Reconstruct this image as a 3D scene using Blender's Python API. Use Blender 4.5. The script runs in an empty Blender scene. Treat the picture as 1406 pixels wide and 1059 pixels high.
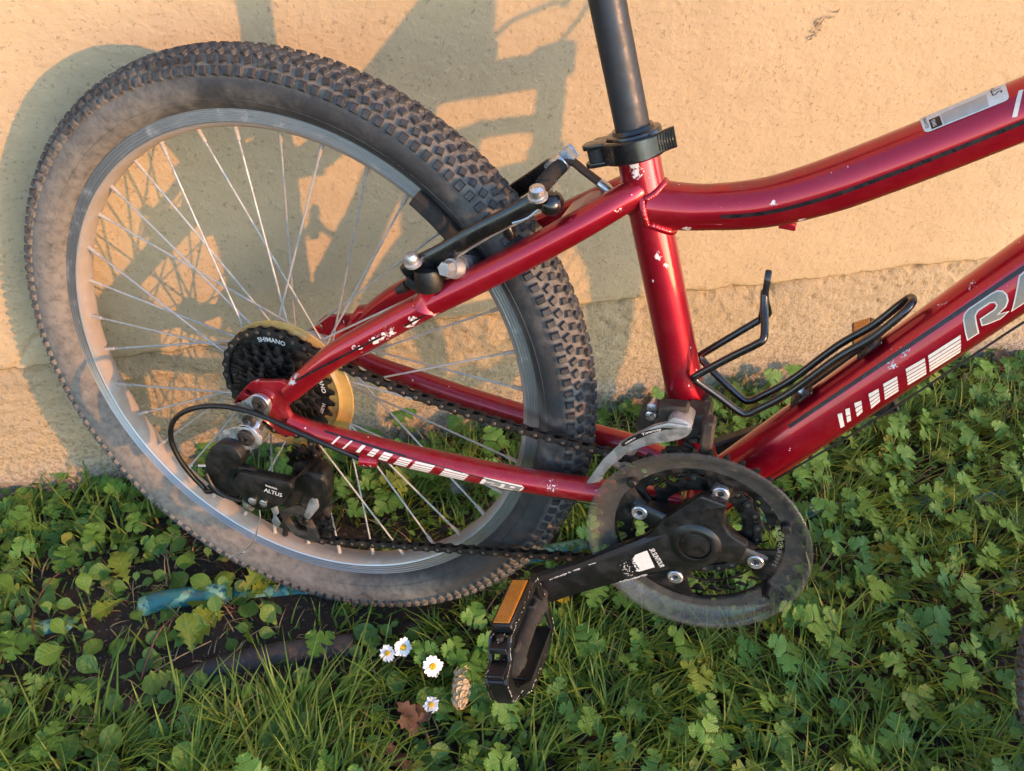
import bpy, bmesh, math, random
import numpy as np
from mathutils import Matrix, Vector, noise as mnoise
from math import sin, cos, pi, radians

SC = bpy.context.scene
COL = SC.collection

# ------------------------------------------------------------------ camera, sky, sun, exposure
cam_data = bpy.data.cameras.new('camera')
cam = bpy.data.objects.new('camera', cam_data)
COL.objects.link(cam)
cam_data.sensor_width = 36.0
cam_data.lens = 1178.98 / 1406 * 36.0
cam_data.clip_start = 0.02
cam_data.clip_end = 2000.0
_right = Vector((0.96413, -0.260839, 0.04915))
_down = Vector((-0.134414, -0.639466, -0.756978))
_fwd = Vector((0.228879, 0.723219, -0.651589))
_m = Matrix((_right, -_down, -_fwd)).transposed().to_4x4()
_m.translation = Vector((0.00976, -0.6841, 0.55384 + 0.3006))
cam.matrix_world = _m
SC.camera = cam

SUN_AZ = 0.658          # angle of the light from the wall's normal, towards the left
SUN_EL = 0.258
L_DIR = Vector((-sin(SUN_AZ) * cos(SUN_EL), cos(SUN_AZ) * cos(SUN_EL), -sin(SUN_EL)))
world = bpy.data.worlds.new('World')
SC.world = world
world.use_nodes = True
wn = world.node_tree.nodes
wn.clear()
w_out = wn.new('ShaderNodeOutputWorld')
w_bg = wn.new('ShaderNodeBackground')
w_sky = wn.new('ShaderNodeTexSky')
w_sky.sky_type = 'NISHITA'
w_sky.sun_disc = False
w_sky.sun_elevation = SUN_EL
w_sky.sun_rotation = math.atan2(-L_DIR.x, -L_DIR.y)
w_sky.air_density = 1.0
w_sky.dust_density = 0.45
w_sky.ozone_density = 2.0
w_bg.inputs['Strength'].default_value = 0.15
world.node_tree.links.new(w_sky.outputs[0], w_bg.inputs[0])
world.node_tree.links.new(w_bg.outputs[0], w_out.inputs[0])
sun_data = bpy.data.lights.new('sun', 'SUN')
sun_data.energy = 2.0
sun_data.angle = radians(0.42)
sun_data.color = (0.51, 0.225, 0.060)
sun = bpy.data.objects.new('sun', sun_data)
COL.objects.link(sun)
sun.rotation_mode = 'QUATERNION'
sun.rotation_quaternion = L_DIR.to_track_quat('-Z', 'Y')
SC.view_settings.view_transform = 'Standard'
SC.view_settings.look = 'None'
SC.view_settings.exposure = 2.18
SC.view_settings.gamma = 1.0
SC.view_settings.use_curve_mapping = False

RNG = random.Random(7)
NPR = np.random.default_rng(11)

# ------------------------------------------------------------------ materials
def _new(name):
    m = bpy.data.materials.new(name)
    m.use_nodes = True
    nt = m.node_tree
    return m, nt, nt.nodes['Principled BSDF']

def setp(b, **kw):
    for k, v in kw.items():
        b.inputs[k.replace('_', ' ')].default_value = v

def rgb(c):
    return (c[0], c[1], c[2], 1.0)

class NT:
    """short hand for building node trees"""
    def __init__(s, nt):
        s.nt = nt
        s.tc = None
    def n(s, t, **kw):
        x = s.nt.nodes.new(t)
        for k, v in kw.items():
            setattr(x, k, v)
        return x
    def link(s, a, b):
        s.nt.links.new(a, b)
    def coord(s, out='Object'):
        if s.tc is None:
            s.tc = s.n('ShaderNodeTexCoord')
        return s.tc.outputs[out]
    def noise(s, scale, detail=4, rough=0.55, vec=None, dist=0.0):
        x = s.n('ShaderNodeTexNoise')
        x.inputs['Scale'].default_value = scale
        x.inputs['Detail'].default_value = detail
        x.inputs['Roughness'].default_value = rough
        x.inputs['Distortion'].default_value = dist
        s.link(vec if vec is not None else s.coord(), x.inputs['Vector'])
        return x.outputs['Fac']
    def scaled(s, sx, sy, sz, vec=None):
        x = s.n('ShaderNodeMapping')
        x.inputs['Scale'].default_value = (sx, sy, sz)
        s.link(vec if vec is not None else s.coord(), x.inputs['Vector'])
        return x.outputs[0]
    def ramp(s, fac, a, b, lo=0.0, hi=1.0, smooth=True):
        x = s.n('ShaderNodeMapRange')
        x.interpolation_type = 'SMOOTHSTEP' if smooth else 'LINEAR'
        for k, v in (('From Min', a), ('From Max', b), ('To Min', lo), ('To Max', hi)):
            x.inputs[k].default_value = v
        s.link(fac, x.inputs['Value'])
        return x.outputs[0]
    def math(s, op, a, b=None):
        x = s.n('ShaderNodeMath', operation=op)
        for i, q in enumerate((a, b)):
            if q is None:
                continue
            if isinstance(q, (int, float)):
                x.inputs[i].default_value = q
            else:
                s.link(q, x.inputs[i])
        return x.outputs[0]
    def mix(s, fac, a, b):
        x = s.n('ShaderNodeMix', data_type='RGBA')
        for i, q in ((0, fac), (6, a), (7, b)):
            if isinstance(q, (int, float)):
                x.inputs[i].default_value = q
            elif isinstance(q, tuple):
                x.inputs[i].default_value = rgb(q)
            else:
                s.link(q, x.inputs[i])
        return x.outputs[2]
    def bump(s, h, strength=0.3, dist=0.001, prev=None):
        x = s.n('ShaderNodeBump')
        x.inputs['Strength'].default_value = strength
        x.inputs['Distance'].default_value = dist
        s.link(h, x.inputs['Height'])
        if prev is not None:
            s.link(prev, x.inputs['Normal'])
        return x.outputs[0]
    def axis(s, i, vec=None):
        x = s.n('ShaderNodeSeparateXYZ')
        s.link(vec if vec is not None else s.coord(), x.inputs[0])
        return x.outputs[i]

def simple(name, col, rough=0.5, metal=0.0, grime=0.0, gcol=(0.16, 0.12, 0.085), gscale=60, bump=0.0, bscale=300, coat=0.0, lo=0.42, hi=0.68, spec=0.5):
    """plain surface with uneven dirt, uneven gloss and a fine relief"""
    m, nt, b = _new(name)
    t = NT(nt)
    setp(b, Metallic=metal, Roughness=rough)
    b.inputs['Coat Weight'].default_value = coat
    b.inputs['Coat Roughness'].default_value = 0.12
    b.inputs['Specular IOR Level'].default_value = spec
    g = t.noise(gscale, 6, 0.62)
    d = t.ramp(g, lo, hi, 0.0, grime)
    v = t.mix(t.noise(gscale * 3.1, 3), tuple(c * 0.8 for c in col), tuple(min(1, c * 1.15) for c in col))
    c = t.mix(d, v, gcol)
    t.link(c, b.inputs['Base Color'])
    r = t.math('ADD', t.ramp(t.noise(gscale * 2.3, 5), 0.3, 0.7, rough - 0.08, rough + 0.1), t.math('MULTIPLY', d, 0.6))
    r = t.math('MINIMUM', r, 0.95)
    t.link(r, b.inputs['Roughness'])
    if metal:
        t.link(t.math('SUBTRACT', metal, t.math('MULTIPLY', d, metal * 0.95)), b.inputs['Metallic'])
    if coat:
        t.link(t.math('MULTIPLY', t.math('SUBTRACT', 1.0, d), coat), b.inputs['Coat Weight'])
    if bump:
        t.link(t.bump(t.noise(bscale, 5), bump, 0.0006), b.inputs['Normal'])
    return m

CHIPS = [(125,-62,103,7), (132,-62,107,7), (152,-58,122,7), (147,-58,115,6), (103,-68,87,7), (118,-64,98,7), (169,-55,129,5), (40,-70,39,7), (42,-70,45,6), (304,-16,270,7), (306,-16,265,7), (333,-16,204,4), (341,-16,197,4), (346,-16,188,3), (348,-16,180,3), (405,-19,263,4), (428,-12,252,4), (350,-12,228,5), (533,-10,212,7), (536,-10,219,6), (543,-10,234,6), (548,-10,230,5), (523,-18,171,5), (518,-18,159,6), (136,-66,0,4), (84,-74,-9,5), (283,-50,-15,8), (286,-50,-4,4), (157,-66,0,4), (197,-60,0,4), (301,-28,238,4), (102,-74,-3,6), (110,-72,-10,5)]

def red_paint():
    m, nt, b = _new('red_metallic_paint')
    t = NT(nt)
    setp(b, Metallic=0.72, Roughness=0.36)
    b.inputs['Coat Weight'].default_value = 0.85
    b.inputs['Coat Roughness'].default_value = 0.06
    # chips through the paint, at the places where this frame has them
    acc = None
    for (x, y, z, r) in CHIPS:
        d = t.n('ShaderNodeVectorMath', operation='DISTANCE')
        t.link(t.coord(), d.inputs[0])
        d.inputs[1].default_value = (x / 1000, y / 1000, z / 1000)
        f = t.ramp(d.outputs['Value'], 0.0, r / 1000 * 1.35, 1.0, 0.0, smooth=False)
        acc = f if acc is None else t.math('MAXIMUM', acc, f)
    nz = t.noise(330, 6, 0.68)
    raw = t.math('ADD', t.math('MULTIPLY', acc, 0.95), t.math('MULTIPLY', t.math('SUBTRACT', nz, 0.5), 2.6))
    raw = t.math('MULTIPLY', raw, t.ramp(acc, 0.02, 0.12))
    chip = t.ramp(raw, 0.60, 0.66)
    # thin random nicks
    sp = t.ramp(t.noise(170, 2, 0.4), 0.765, 0.78)
    chip = t.math('MAXIMUM', chip, t.math('MULTIPLY', sp, 0.85))
    scr = t.noise(1.0, 3, 0.5, vec=t.scaled(700, 700, 60), dist=0.6)
    chip = t.math('MAXIMUM', chip, t.math('MULTIPLY', t.math('MULTIPLY', t.ramp(scr, 0.735, 0.76), t.ramp(t.noise(14, 3), 0.52, 0.62)), 0.5))
    dust = t.math('MULTIPLY', t.ramp(t.noise(38, 7, 0.7), 0.42, 0.75), 0.22)
    low = t.ramp(t.axis(2), 0.06, -0.04, 0.0, 0.45)
    dust = t.math('ADD', dust, t.math('MULTIPLY', low, t.ramp(t.noise(120, 6, 0.7), 0.35, 0.7)))
    # mud dust gathers on faces that look upward
    geo = t.n('ShaderNodeNewGeometry')
    up = t.ramp(t.axis(2, geo.outputs['Normal']), 0.55, 1.0, 0.0, 0.55)
    dust = t.math('MAXIMUM', dust, t.math('MULTIPLY', up, t.ramp(t.noise(90, 6, 0.7), 0.3, 0.72)))
    base = t.mix(t.noise(900, 2), (0.32, 0.0010, 0.0145), (0.49, 0.0038, 0.026))
    c = t.mix(dust, base, (0.13, 0.062, 0.042))
    c = t.mix(chip, c, t.mix(t.noise(500, 3), (0.50, 0.48, 0.46), (0.82, 0.80, 0.78)))
    t.link(c, b.inputs['Base Color'])
    keep = t.math('SUBTRACT', 1.0, t.math('MAXIMUM', chip, dust))
    t.link(t.math('MULTIPLY', keep, 0.72), b.inputs['Metallic'])
    t.link(t.math('MULTIPLY', keep, 0.85), b.inputs['Coat Weight'])
    t.link(t.ramp(keep, 0, 1, 0.7, 0.31), b.inputs['Roughness'])
    h = t.math('SUBTRACT', t.math('MULTIPLY', t.noise(1400, 2), 0.12), chip)
    t.link(t.bump(h, 0.35, 0.0004), b.inputs['Normal'])
    return m

def tyre_rubber():
    m, nt, b = _new('dusty_tyre_rubber')
    t = NT(nt)
    # dried mud clings to the rear and lower half of the tyre and to the sidewall
    x = t.axis(0)
    z = t.axis(2)
    side = t.math('ADD', t.math('MULTIPLY', x, -2.2), t.math('MULTIPLY', z, -1.1))
    m1 = t.noise(13, 9, 0.68)
    m2 = t.noise(120, 6, 0.65)
    d = t.math('ADD', t.math('MULTIPLY', t.math('SUBTRACT', m1, 0.5), 2.2), t.ramp(side, -0.35, 0.5, 0.12, 0.95))
    d = t.math('MULTIPLY', t.ramp(d, 0.05, 0.8, 0.06, 0.92), t.ramp(m2, 0.22, 0.62, 0.35, 1.0))
    hv = t.n('ShaderNodeVectorMath', operation='MULTIPLY')
    t.link(t.coord(), hv.inputs[0])
    hv.inputs[1].default_value = (1, 0, 1)
    hl = t.n('ShaderNodeVectorMath', operation='LENGTH')
    t.link(hv.outputs[0], hl.inputs[0])
    dr = t.math('SUBTRACT', hl.outputs['Value'], 0.2775)
    yy = t.axis(1)
    sec = t.math('SQRT', t.math('ADD', t.math('MULTIPLY', dr, dr), t.math('MULTIPLY', yy, yy)))
    topk = t.ramp(sec, 0.0262, 0.0278)
    d = t.math('MULTIPLY', d, t.math('SUBTRACT', 1.0, t.math('MULTIPLY', topk, t.ramp(m2, 0.3, 0.65, 0.85, 0.3))))
    band = t.math('MULTIPLY', t.ramp(dr, 0.002, 0.012), t.math('SUBTRACT', 1.0, topk))
    d = t.math('MAXIMUM', d, t.math('MULTIPLY', band, t.ramp(m2, 0.3, 0.6, 0.15, 0.75)))
    tan = t.mix(t.noise(40, 4), (0.142, 0.124, 0.105), (0.262, 0.230, 0.194))
    c = t.mix(d, t.mix(m2, (0.012, 0.0125, 0.0155), (0.030, 0.030, 0.033)), tan)
    t.link(c, b.inputs['Base Color'])
    t.link(t.ramp(d, 0, 1, 0.55, 0.95), b.inputs['Roughness'])
    t.link(t.bump(t.noise(520, 5, 0.7), 0.5, 0.0005, t.bump(t.noise(140, 4), 0.35, 0.001)), b.inputs['Normal'])
    return m

def rim_metal():
    m, nt, b = _new('scuffed_rim_aluminium')
    t = NT(nt)
    setp(b, Metallic=0.9, Roughness=0.34)
    x = t.axis(0)
    z = t.axis(2)
    # radius from the hub tells brake track from the dusty inner bed
    v = t.n('ShaderNodeVectorMath', operation='MULTIPLY')
    t.link(t.coord(), v.inputs[0])
    v.inputs[1].default_value = (1, 0, 1)
    ln = t.n('ShaderNodeVectorMath', operation='LENGTH')
    t.link(v.outputs[0], ln.inputs[0])
    r = ln.outputs['Value']
    bed = t.ramp(r, 0.2425, 0.2455, 1.0, 0.0)
    nz = t.noise(26, 7, 0.68)
    d = t.math('MULTIPLY', bed, t.ramp(nz, 0.22, 0.55, 0.45, 0.97))
    d = t.math('MAXIMUM', d, t.math('MULTIPLY', t.ramp(t.noise(70, 6, 0.7), 0.52, 0.75), 0.45))
    rings = t.n('ShaderNodeTexNoise')
    rings.inputs['Scale'].default_value = 1.0
    rings.inputs['Detail'].default_value = 5
    cmb = t.n('ShaderNodeCombineXYZ')
    t.link(t.math('MULTIPLY', r, 2600.0), cmb.inputs[0])
    t.link(cmb.outputs[0], rings.inputs['Vector'])
    c = t.mix(t.ramp(rings.outputs['Fac'], 0.35, 0.65), (0.24, 0.255, 0.28), (0.66, 0.67, 0.70))
    tan = t.mix(t.noise(60, 5), (0.23, 0.172, 0.125), (0.35, 0.278, 0.215))
    t.link(t.mix(d, c, tan), b.inputs['Base Color'])
    t.link(t.math('MULTIPLY', t.math('SUBTRACT', 1.0, d), 0.9), b.inputs['Metallic'])
    t.link(t.ramp(d, 0, 1, 0.33, 0.9), b.inputs['Roughness'])
    t.link(t.bump(rings.outputs['Fac'], 0.15, 0.0004, t.bump(t.noise(300, 5), 0.2, 0.0005)), b.inputs['Normal'])
    return m

def clear_plastic(name, col, rough, alpha, dustc=(0.5, 0.45, 0.38), dust=0.35):
    """thin scuffed plastic that lets part of what is behind it through"""
    m, nt, b = _new(name)
    t = NT(nt)
    d = t.ramp(t.noise(48, 7, 0.7), 0.40, 0.75, 0.0, dust)
    t.link(t.mix(d, col, dustc), b.inputs['Base Color'])
    sc = t.ramp(t.noise(240, 4, 0.6), 0.56, 0.7, 0.0, 0.12)
    t.link(t.math('ADD', t.math('ADD', alpha, t.math('MULTIPLY', d, 0.5)), sc), b.inputs['Alpha'])
    t.link(t.math('ADD', rough, t.math('MULTIPLY', d, 0.4)), b.inputs['Roughness'])
    b.inputs['Coat Weight'].default_value = 0.8
    b.inputs['Coat Roughness'].default_value = 0.08
    return m

def leaf_material(name, a, bcol, vein, trans=0.35, veins=True):
    m, nt, b = _new(name)
    t = NT(nt)
    oi = t.n('ShaderNodeObjectInfo')
    at = t.n('ShaderNodeAttribute', attribute_name='tint')
    k = t.math('FRACT', t.math('ADD', at.outputs['Fac'], oi.outputs['Random']))
    c = t.mix(k, a, bcol)
    c = t.mix(t.ramp(t.noise(55, 5, 0.6), 0.45, 0.75, 0, 0.4), c, vein)
    nrm = t.bump(t.noise(420, 4), 0.25, 0.0006)
    if veins:
        # midrib and slanting side veins, in the blade's own coordinates
        bl = t.n('ShaderNodeAttribute', attribute_name='blade')
        x = t.math('ABSOLUTE', t.axis(0, bl.outputs['Vector']))
        y = t.axis(1, bl.outputs['Vector'])
        mid = t.ramp(x, 0.008, 0.035, 1.0, 0.0)
        q = t.math('FRACT', t.math('MULTIPLY', t.math('SUBTRACT', y, t.math('MULTIPLY', x, 0.95)), 6.0))
        sv = t.ramp(t.math('ABSOLUTE', t.math('SUBTRACT', q, 0.5)), 0.0, 0.14, 1.0, 0.0)
        v = t.math('MAXIMUM', mid, t.math('MULTIPLY', sv, 0.35))
        c = t.mix(t.math('MULTIPLY', v, 0.42), c, vein)
        cup = t.ramp(t.math('ABSOLUTE', t.math('SUBTRACT', q, 0.5)), 0.0, 0.5, 0.0, 1.0)
        nrm = t.bump(t.math('SUBTRACT', t.math('MULTIPLY', cup, 0.6), t.math('MULTIPLY', mid, 0.8)), 0.28, 0.0013, nrm)
        # bruised and browned margins here and there
        edge = t.math('MULTIPLY', t.ramp(t.noise(130, 4, 0.6), 0.60, 0.68), t.ramp(t.noise(16, 2), 0.50, 0.62))
        c = t.mix(t.math('MULTIPLY', edge, 0.55), c, (0.20, 0.13, 0.05))
    yel = t.ramp(k, 0.93, 0.96)
    c = t.mix(t.math('MULTIPLY', yel, 0.55), c, (0.26, 0.24, 0.045))
    spots = t.ramp(t.noise(240, 3, 0.5), 0.72, 0.77, 0, 0.5)
    c = t.mix(spots, c, (0.12, 0.085, 0.03))
    t.link(c, b.inputs['Base Color'])
    b.inputs['Roughness'].default_value = 0.44
    b.inputs['Specular IOR Level'].default_value = 0.3
    t.link(nrm, b.inputs['Normal'])
    tr = t.n('ShaderNodeBsdfTranslucent')
    t.link(t.mix(0.5, c, (0.22, 0.28, 0.04)), tr.inputs['Color'])
    ms = t.n('ShaderNodeMixShader')
    ms.inputs[0].default_value = trans
    t.link(b.outputs[0], ms.inputs[1])
    t.link(tr.outputs[0], ms.inputs[2])
    t.link(ms.outputs[0], nt.nodes['Material Output'].inputs['Surface'])
    return m

def wall_material(name, kind):
    m, nt, b = _new(name)
    t = NT(nt)
    co = t.coord('Object')
    z = t.axis(2)
    x = t.axis(0)
    big = t.noise(2.2, 5, 0.6)
    mid = t.noise(14, 6, 0.6)
    c = t.mix(t.ramp(big, 0.3, 0.7), (0.395, 0.300, 0.182), (0.442, 0.342, 0.214))
    c = t.mix(t.ramp(mid, 0.45, 0.75, 0, 0.45), c, (0.355, 0.276, 0.168))
    if kind == 'plinth':
        c = t.mix(t.ramp(t.noise(8, 5), 0.4, 0.7, 0, 0.6), c, (0.335, 0.272, 0.187))
        # pale lime bloom and grey damp along the foot of the wall
        foot = t.math('ADD', z, t.math('MULTIPLY', t.math('SUBTRACT', t.noise(18, 6, 0.65), 0.5), 0.075))
        c = t.mix(t.ramp(foot, 0.085, 0.030, 0, 0.85), c, (0.40, 0.375, 0.335))
        c = t.mix(t.ramp(foot, 0.020, -0.01, 0, 0.75), c, (0.25, 0.235, 0.19))
    # small dark specks and stains
    sp = t.ramp(t.noise(310, 2, 0.4), 0.745, 0.78, 0, 0.45)
    c = t.mix(sp, c, (0.16, 0.125, 0.085))
    st = t.math('MULTIPLY', t.ramp(t.noise(75, 5, 0.7), 0.56, 0.72), t.ramp(t.noise(6, 3), 0.60, 0.72))
    c = t.mix(t.math('MULTIPLY', st, 0.55), c, (0.27, 0.21, 0.145))
    blot = t.math('MULTIPLY', t.ramp(t.noise(3.3, 6, 0.62), 0.52, 0.75), 0.16)
    c = t.mix(blot, c, (0.30, 0.235, 0.15))
    spl = t.math('ADD', t.ramp(t.noise(210, 3, 0.55), 0.40, 0.75), t.ramp(z, 0.24, 0.02, -0.62, 0.05))
    c = t.mix(t.math('MULTIPLY', t.ramp(spl, 0.12, 0.25), 0.5), c, (0.17, 0.13, 0.09))
    t.link(c, b.inputs['Base Color'])
    b.inputs['Roughness'].default_value = 0.82
    b.inputs['Specular IOR Level'].default_value = 0.25
    strk = t.noise(1.0, 4, 0.5, vec=t.scaled(150, 150, 210), dist=0.15)
    fine = t.noise(430, 4, 0.6)
    pim = t.ramp(t.noise(160, 3, 0.5), 0.5, 0.75)
    if kind == 'plinth':
        n1 = t.bump(t.noise(150, 6, 0.65), 0.9, 0.006)
        n2 = t.bump(fine, 0.6, 0.0018, n1)
    else:
        n1 = t.bump(strk, 0.38, 0.0030)
        n2 = t.bump(pim, 0.26, 0.0018, t.bump(fine, 0.3, 0.0010, n1))
    t.link(n2, b.inputs['Normal'])
    return m

def soil_material():
    m, nt, b = _new('dark_garden_soil')
    t = NT(nt)
    c = t.mix(t.noise(45, 8, 0.7), (0.009, 0.0065, 0.0045), (0.045, 0.032, 0.022))
    c = t.mix(t.ramp(t.noise(180, 4), 0.58, 0.72), c, (0.15, 0.115, 0.08))
    t.link(c, b.inputs['Base Color'])
    b.inputs['Roughness'].default_value = 0.95
    t.link(t.bump(t.noise(260, 7, 0.75), 0.9, 0.004), b.inputs['Normal'])
    return m

def teal_paint():
    m, nt, b = _new('flaking_teal_hose')
    t = NT(nt)
    n1 = t.noise(38, 3, 0.5)
    c = t.mix(t.ramp(n1, 0.49, 0.51), (0.02, 0.135, 0.135), (0.13, 0.30, 0.22))
    c = t.mix(t.ramp(t.noise(85, 4), 0.60, 0.63), c, (0.015, 0.085, 0.115))
    c = t.mix(t.ramp(t.noise(60, 6, 0.7), 0.55, 0.7, 0, 0.75), c, (0.13, 0.10, 0.06))
    t.link(c, b.inputs['Base Color'])
    b.inputs['Roughness'].default_value = 0.55
    t.link(t.bump(n1, 0.3, 0.0008), b.inputs['Normal'])
    return m

M_RED = red_paint()
M_TYRE = tyre_rubber()
M_RIM = rim_metal()
M_SPOKE = simple('dull_spoke_steel', (0.46, 0.46, 0.46), 0.58, 0.75, 0.4, gscale=40)
M_NIPPLE = simple('dusty_spoke_nipple', (0.42, 0.38, 0.33), 0.6, 0.35, 0.7, (0.30, 0.23, 0.17), 60)
M_STEEL = simple('bright_zinc_steel', (0.62, 0.62, 0.63), 0.28, 0.95, 0.35, gscale=90)
M_ALU = simple('grey_satin_aluminium', (0.46, 0.46, 0.46), 0.40, 0.85, 0.4, gscale=80)
M_BLACK = simple('black_gloss_paint', (0.0045, 0.0045, 0.0055), 0.22, 0.0, 0.18, (0.035, 0.028, 0.022), 55, 0.1, 500, coat=0.5)
M_SATIN = simple('black_anodised_tube', (0.042, 0.044, 0.050), 0.42, 0.6, 0.12, (0.06, 0.052, 0.045), 60, 0.08, 900)
M_CRANK = simple('worn_black_crank_paint', (0.0050, 0.0050, 0.0056), 0.34, 0.0, 0.28, (0.030, 0.024, 0.019), 48, 0.15, 600, coat=0.15)
M_PLASTIC = simple('dusty_black_plastic', (0.0048, 0.0047, 0.0048), 0.40, 0.0, 0.32, (0.030, 0.022, 0.016), 50, 0.25, 700)
M_SPROCKET = simple('oily_black_sprocket', (0.011, 0.0100, 0.0095), 0.40, 0.45, 0.65, (0.036, 0.026, 0.018), 75, 0.25, 500)
M_CHAIN = simple('grimy_chain_steel', (0.035, 0.031, 0.028), 0.40, 0.7, 0.6, (0.024, 0.016, 0.011), 140, 0.3, 700)
M_RIVET = simple('worn_rivet_steel', (0.16, 0.125, 0.10), 0.42, 0.75, 0.45, (0.08, 0.055, 0.04), 200)
M_RUSTY = simple('muddy_rusty_metal', (0.042, 0.031, 0.024), 0.62, 0.25, 0.8, (0.105, 0.072, 0.046), 70, 0.6, 380)
M_BRASS = simple('browned_bolt', (0.050, 0.042, 0.037), 0.45, 0.7, 0.5, (0.05, 0.035, 0.025), 120)
M_HOSE = simple('black_cable_housing', (0.0045, 0.0045, 0.005), 0.34, 0.0, 0.12, (0.03, 0.023, 0.017), 45, 0.05, 600)
M_BROWNHOSE = simple('rusty_brake_noodle', (0.075, 0.038, 0.022), 0.6, 0.1, 0.6, (0.15, 0.065, 0.03), 120, 0.4, 900)
M_RUBBER = simple('worn_grey_rubber', (0.013, 0.0125, 0.012), 0.75, 0.0, 0.6, (0.05, 0.04, 0.032), 70, 0.4, 500)
M_GUARD = clear_plastic('smoky_clear_plastic', (0.12, 0.115, 0.108), 0.08, 0.22, (0.22, 0.18, 0.145), 0.36)
M_AMBER = clear_plastic('amber_clear_plastic', (0.56, 0.33, 0.085), 0.25, 0.62, (0.46, 0.31, 0.12), 0.3)
M_REFLECT = simple('orange_reflector', (0.62, 0.20, 0.006), 0.22, 0.0, 0.3, (0.30, 0.16, 0.05), 90, coat=0.6)
M_BARE = simple('bare_scuffed_metal', (0.58, 0.56, 0.53), 0.5, 0.2, 0.4, (0.25, 0.22, 0.19), 150)
M_WHITE = simple('white_decal_ink', (0.62, 0.60, 0.56), 0.45, 0.0, 0.30, (0.45, 0.32, 0.25), 120, lo=0.5, hi=0.75)
M_GREYINK = simple('grey_decal_ink', (0.215, 0.225, 0.205), 0.40, 0.2, 0.15, (0.25, 0.2, 0.16), 120)
M_BLACKINK = simple('black_decal_ink', (0.007, 0.007, 0.010), 0.32, 0.0, 0.2, (0.09, 0.02, 0.02), 150)
M_SILVERINK = simple('silver_sticker_foil', (0.40, 0.41, 0.42), 0.38, 0.35, 0.25, (0.32, 0.3, 0.28), 60)
M_WALL = wall_material('ochre_render_paint', 'coat')
M_PLINTH = wall_material('ochre_rough_plinth', 'plinth')
M_SOIL = soil_material()
M_TEAL = teal_paint()
M_DARKPIPE = simple('old_dark_pipe', (0.018, 0.019, 0.026), 0.6, 0.0, 0.75, (0.085, 0.070, 0.056), 30, 0.5, 160)
M_GRASS = leaf_material('grass_blades', (0.070, 0.165, 0.020), (0.21, 0.285, 0.045), (0.17, 0.22, 0.05), 0.38, False)
M_STRAW = simple('dry_straw', (0.30, 0.215, 0.11), 0.8, 0.0, 0.4, (0.16, 0.11, 0.06), 90)
M_LEAF = leaf_material('creeping_leaf_green', (0.055, 0.155, 0.028), (0.125, 0.250, 0.038), (0.20, 0.30, 0.07), 0.28)
M_LEAF2 = leaf_material('oval_leaf_green', (0.050, 0.135, 0.028), (0.110, 0.215, 0.036), (0.17, 0.255, 0.06), 0.26)
M_LEAF3 = leaf_material('yellow_green_leaf', (0.13, 0.20, 0.022), (0.20, 0.27, 0.030), (0.27, 0.30, 0.07), 0.35)
M_STEM = simple('green_stalk', (0.10, 0.14, 0.035), 0.55, 0.0, 0.3, (0.16, 0.09, 0.05), 90)
M_REDSTEM = simple('reddish_dry_stalk', (0.17, 0.065, 0.045), 0.6, 0.0, 0.3, (0.24, 0.13, 0.08), 90)
M_DEAD = simple('brown_dead_leaf', (0.095, 0.042, 0.024), 0.8, 0.0, 0.5, (0.17, 0.095, 0.055), 70, 0.5, 300)
M_CONE = simple('tan_cone_scale', (0.52, 0.37, 0.20), 0.6, 0.0, 0.4, (0.34, 0.21, 0.10), 110, 0.3, 400)
M_PETAL = simple('white_petal', (0.82, 0.81, 0.80), 0.6, 0.0, 0.15, (0.70, 0.55, 0.62), 200)
M_YELLOW = simple('yellow_floret', (0.72, 0.42, 0.012), 0.7, 0.0, 0.3, (0.5, 0.25, 0.01), 300, 0.6, 900)
M_STONE = simple('grey_pebble', (0.30, 0.285, 0.27), 0.85, 0.0, 0.5, (0.16, 0.14, 0.12), 50, 0.6, 200)

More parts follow.
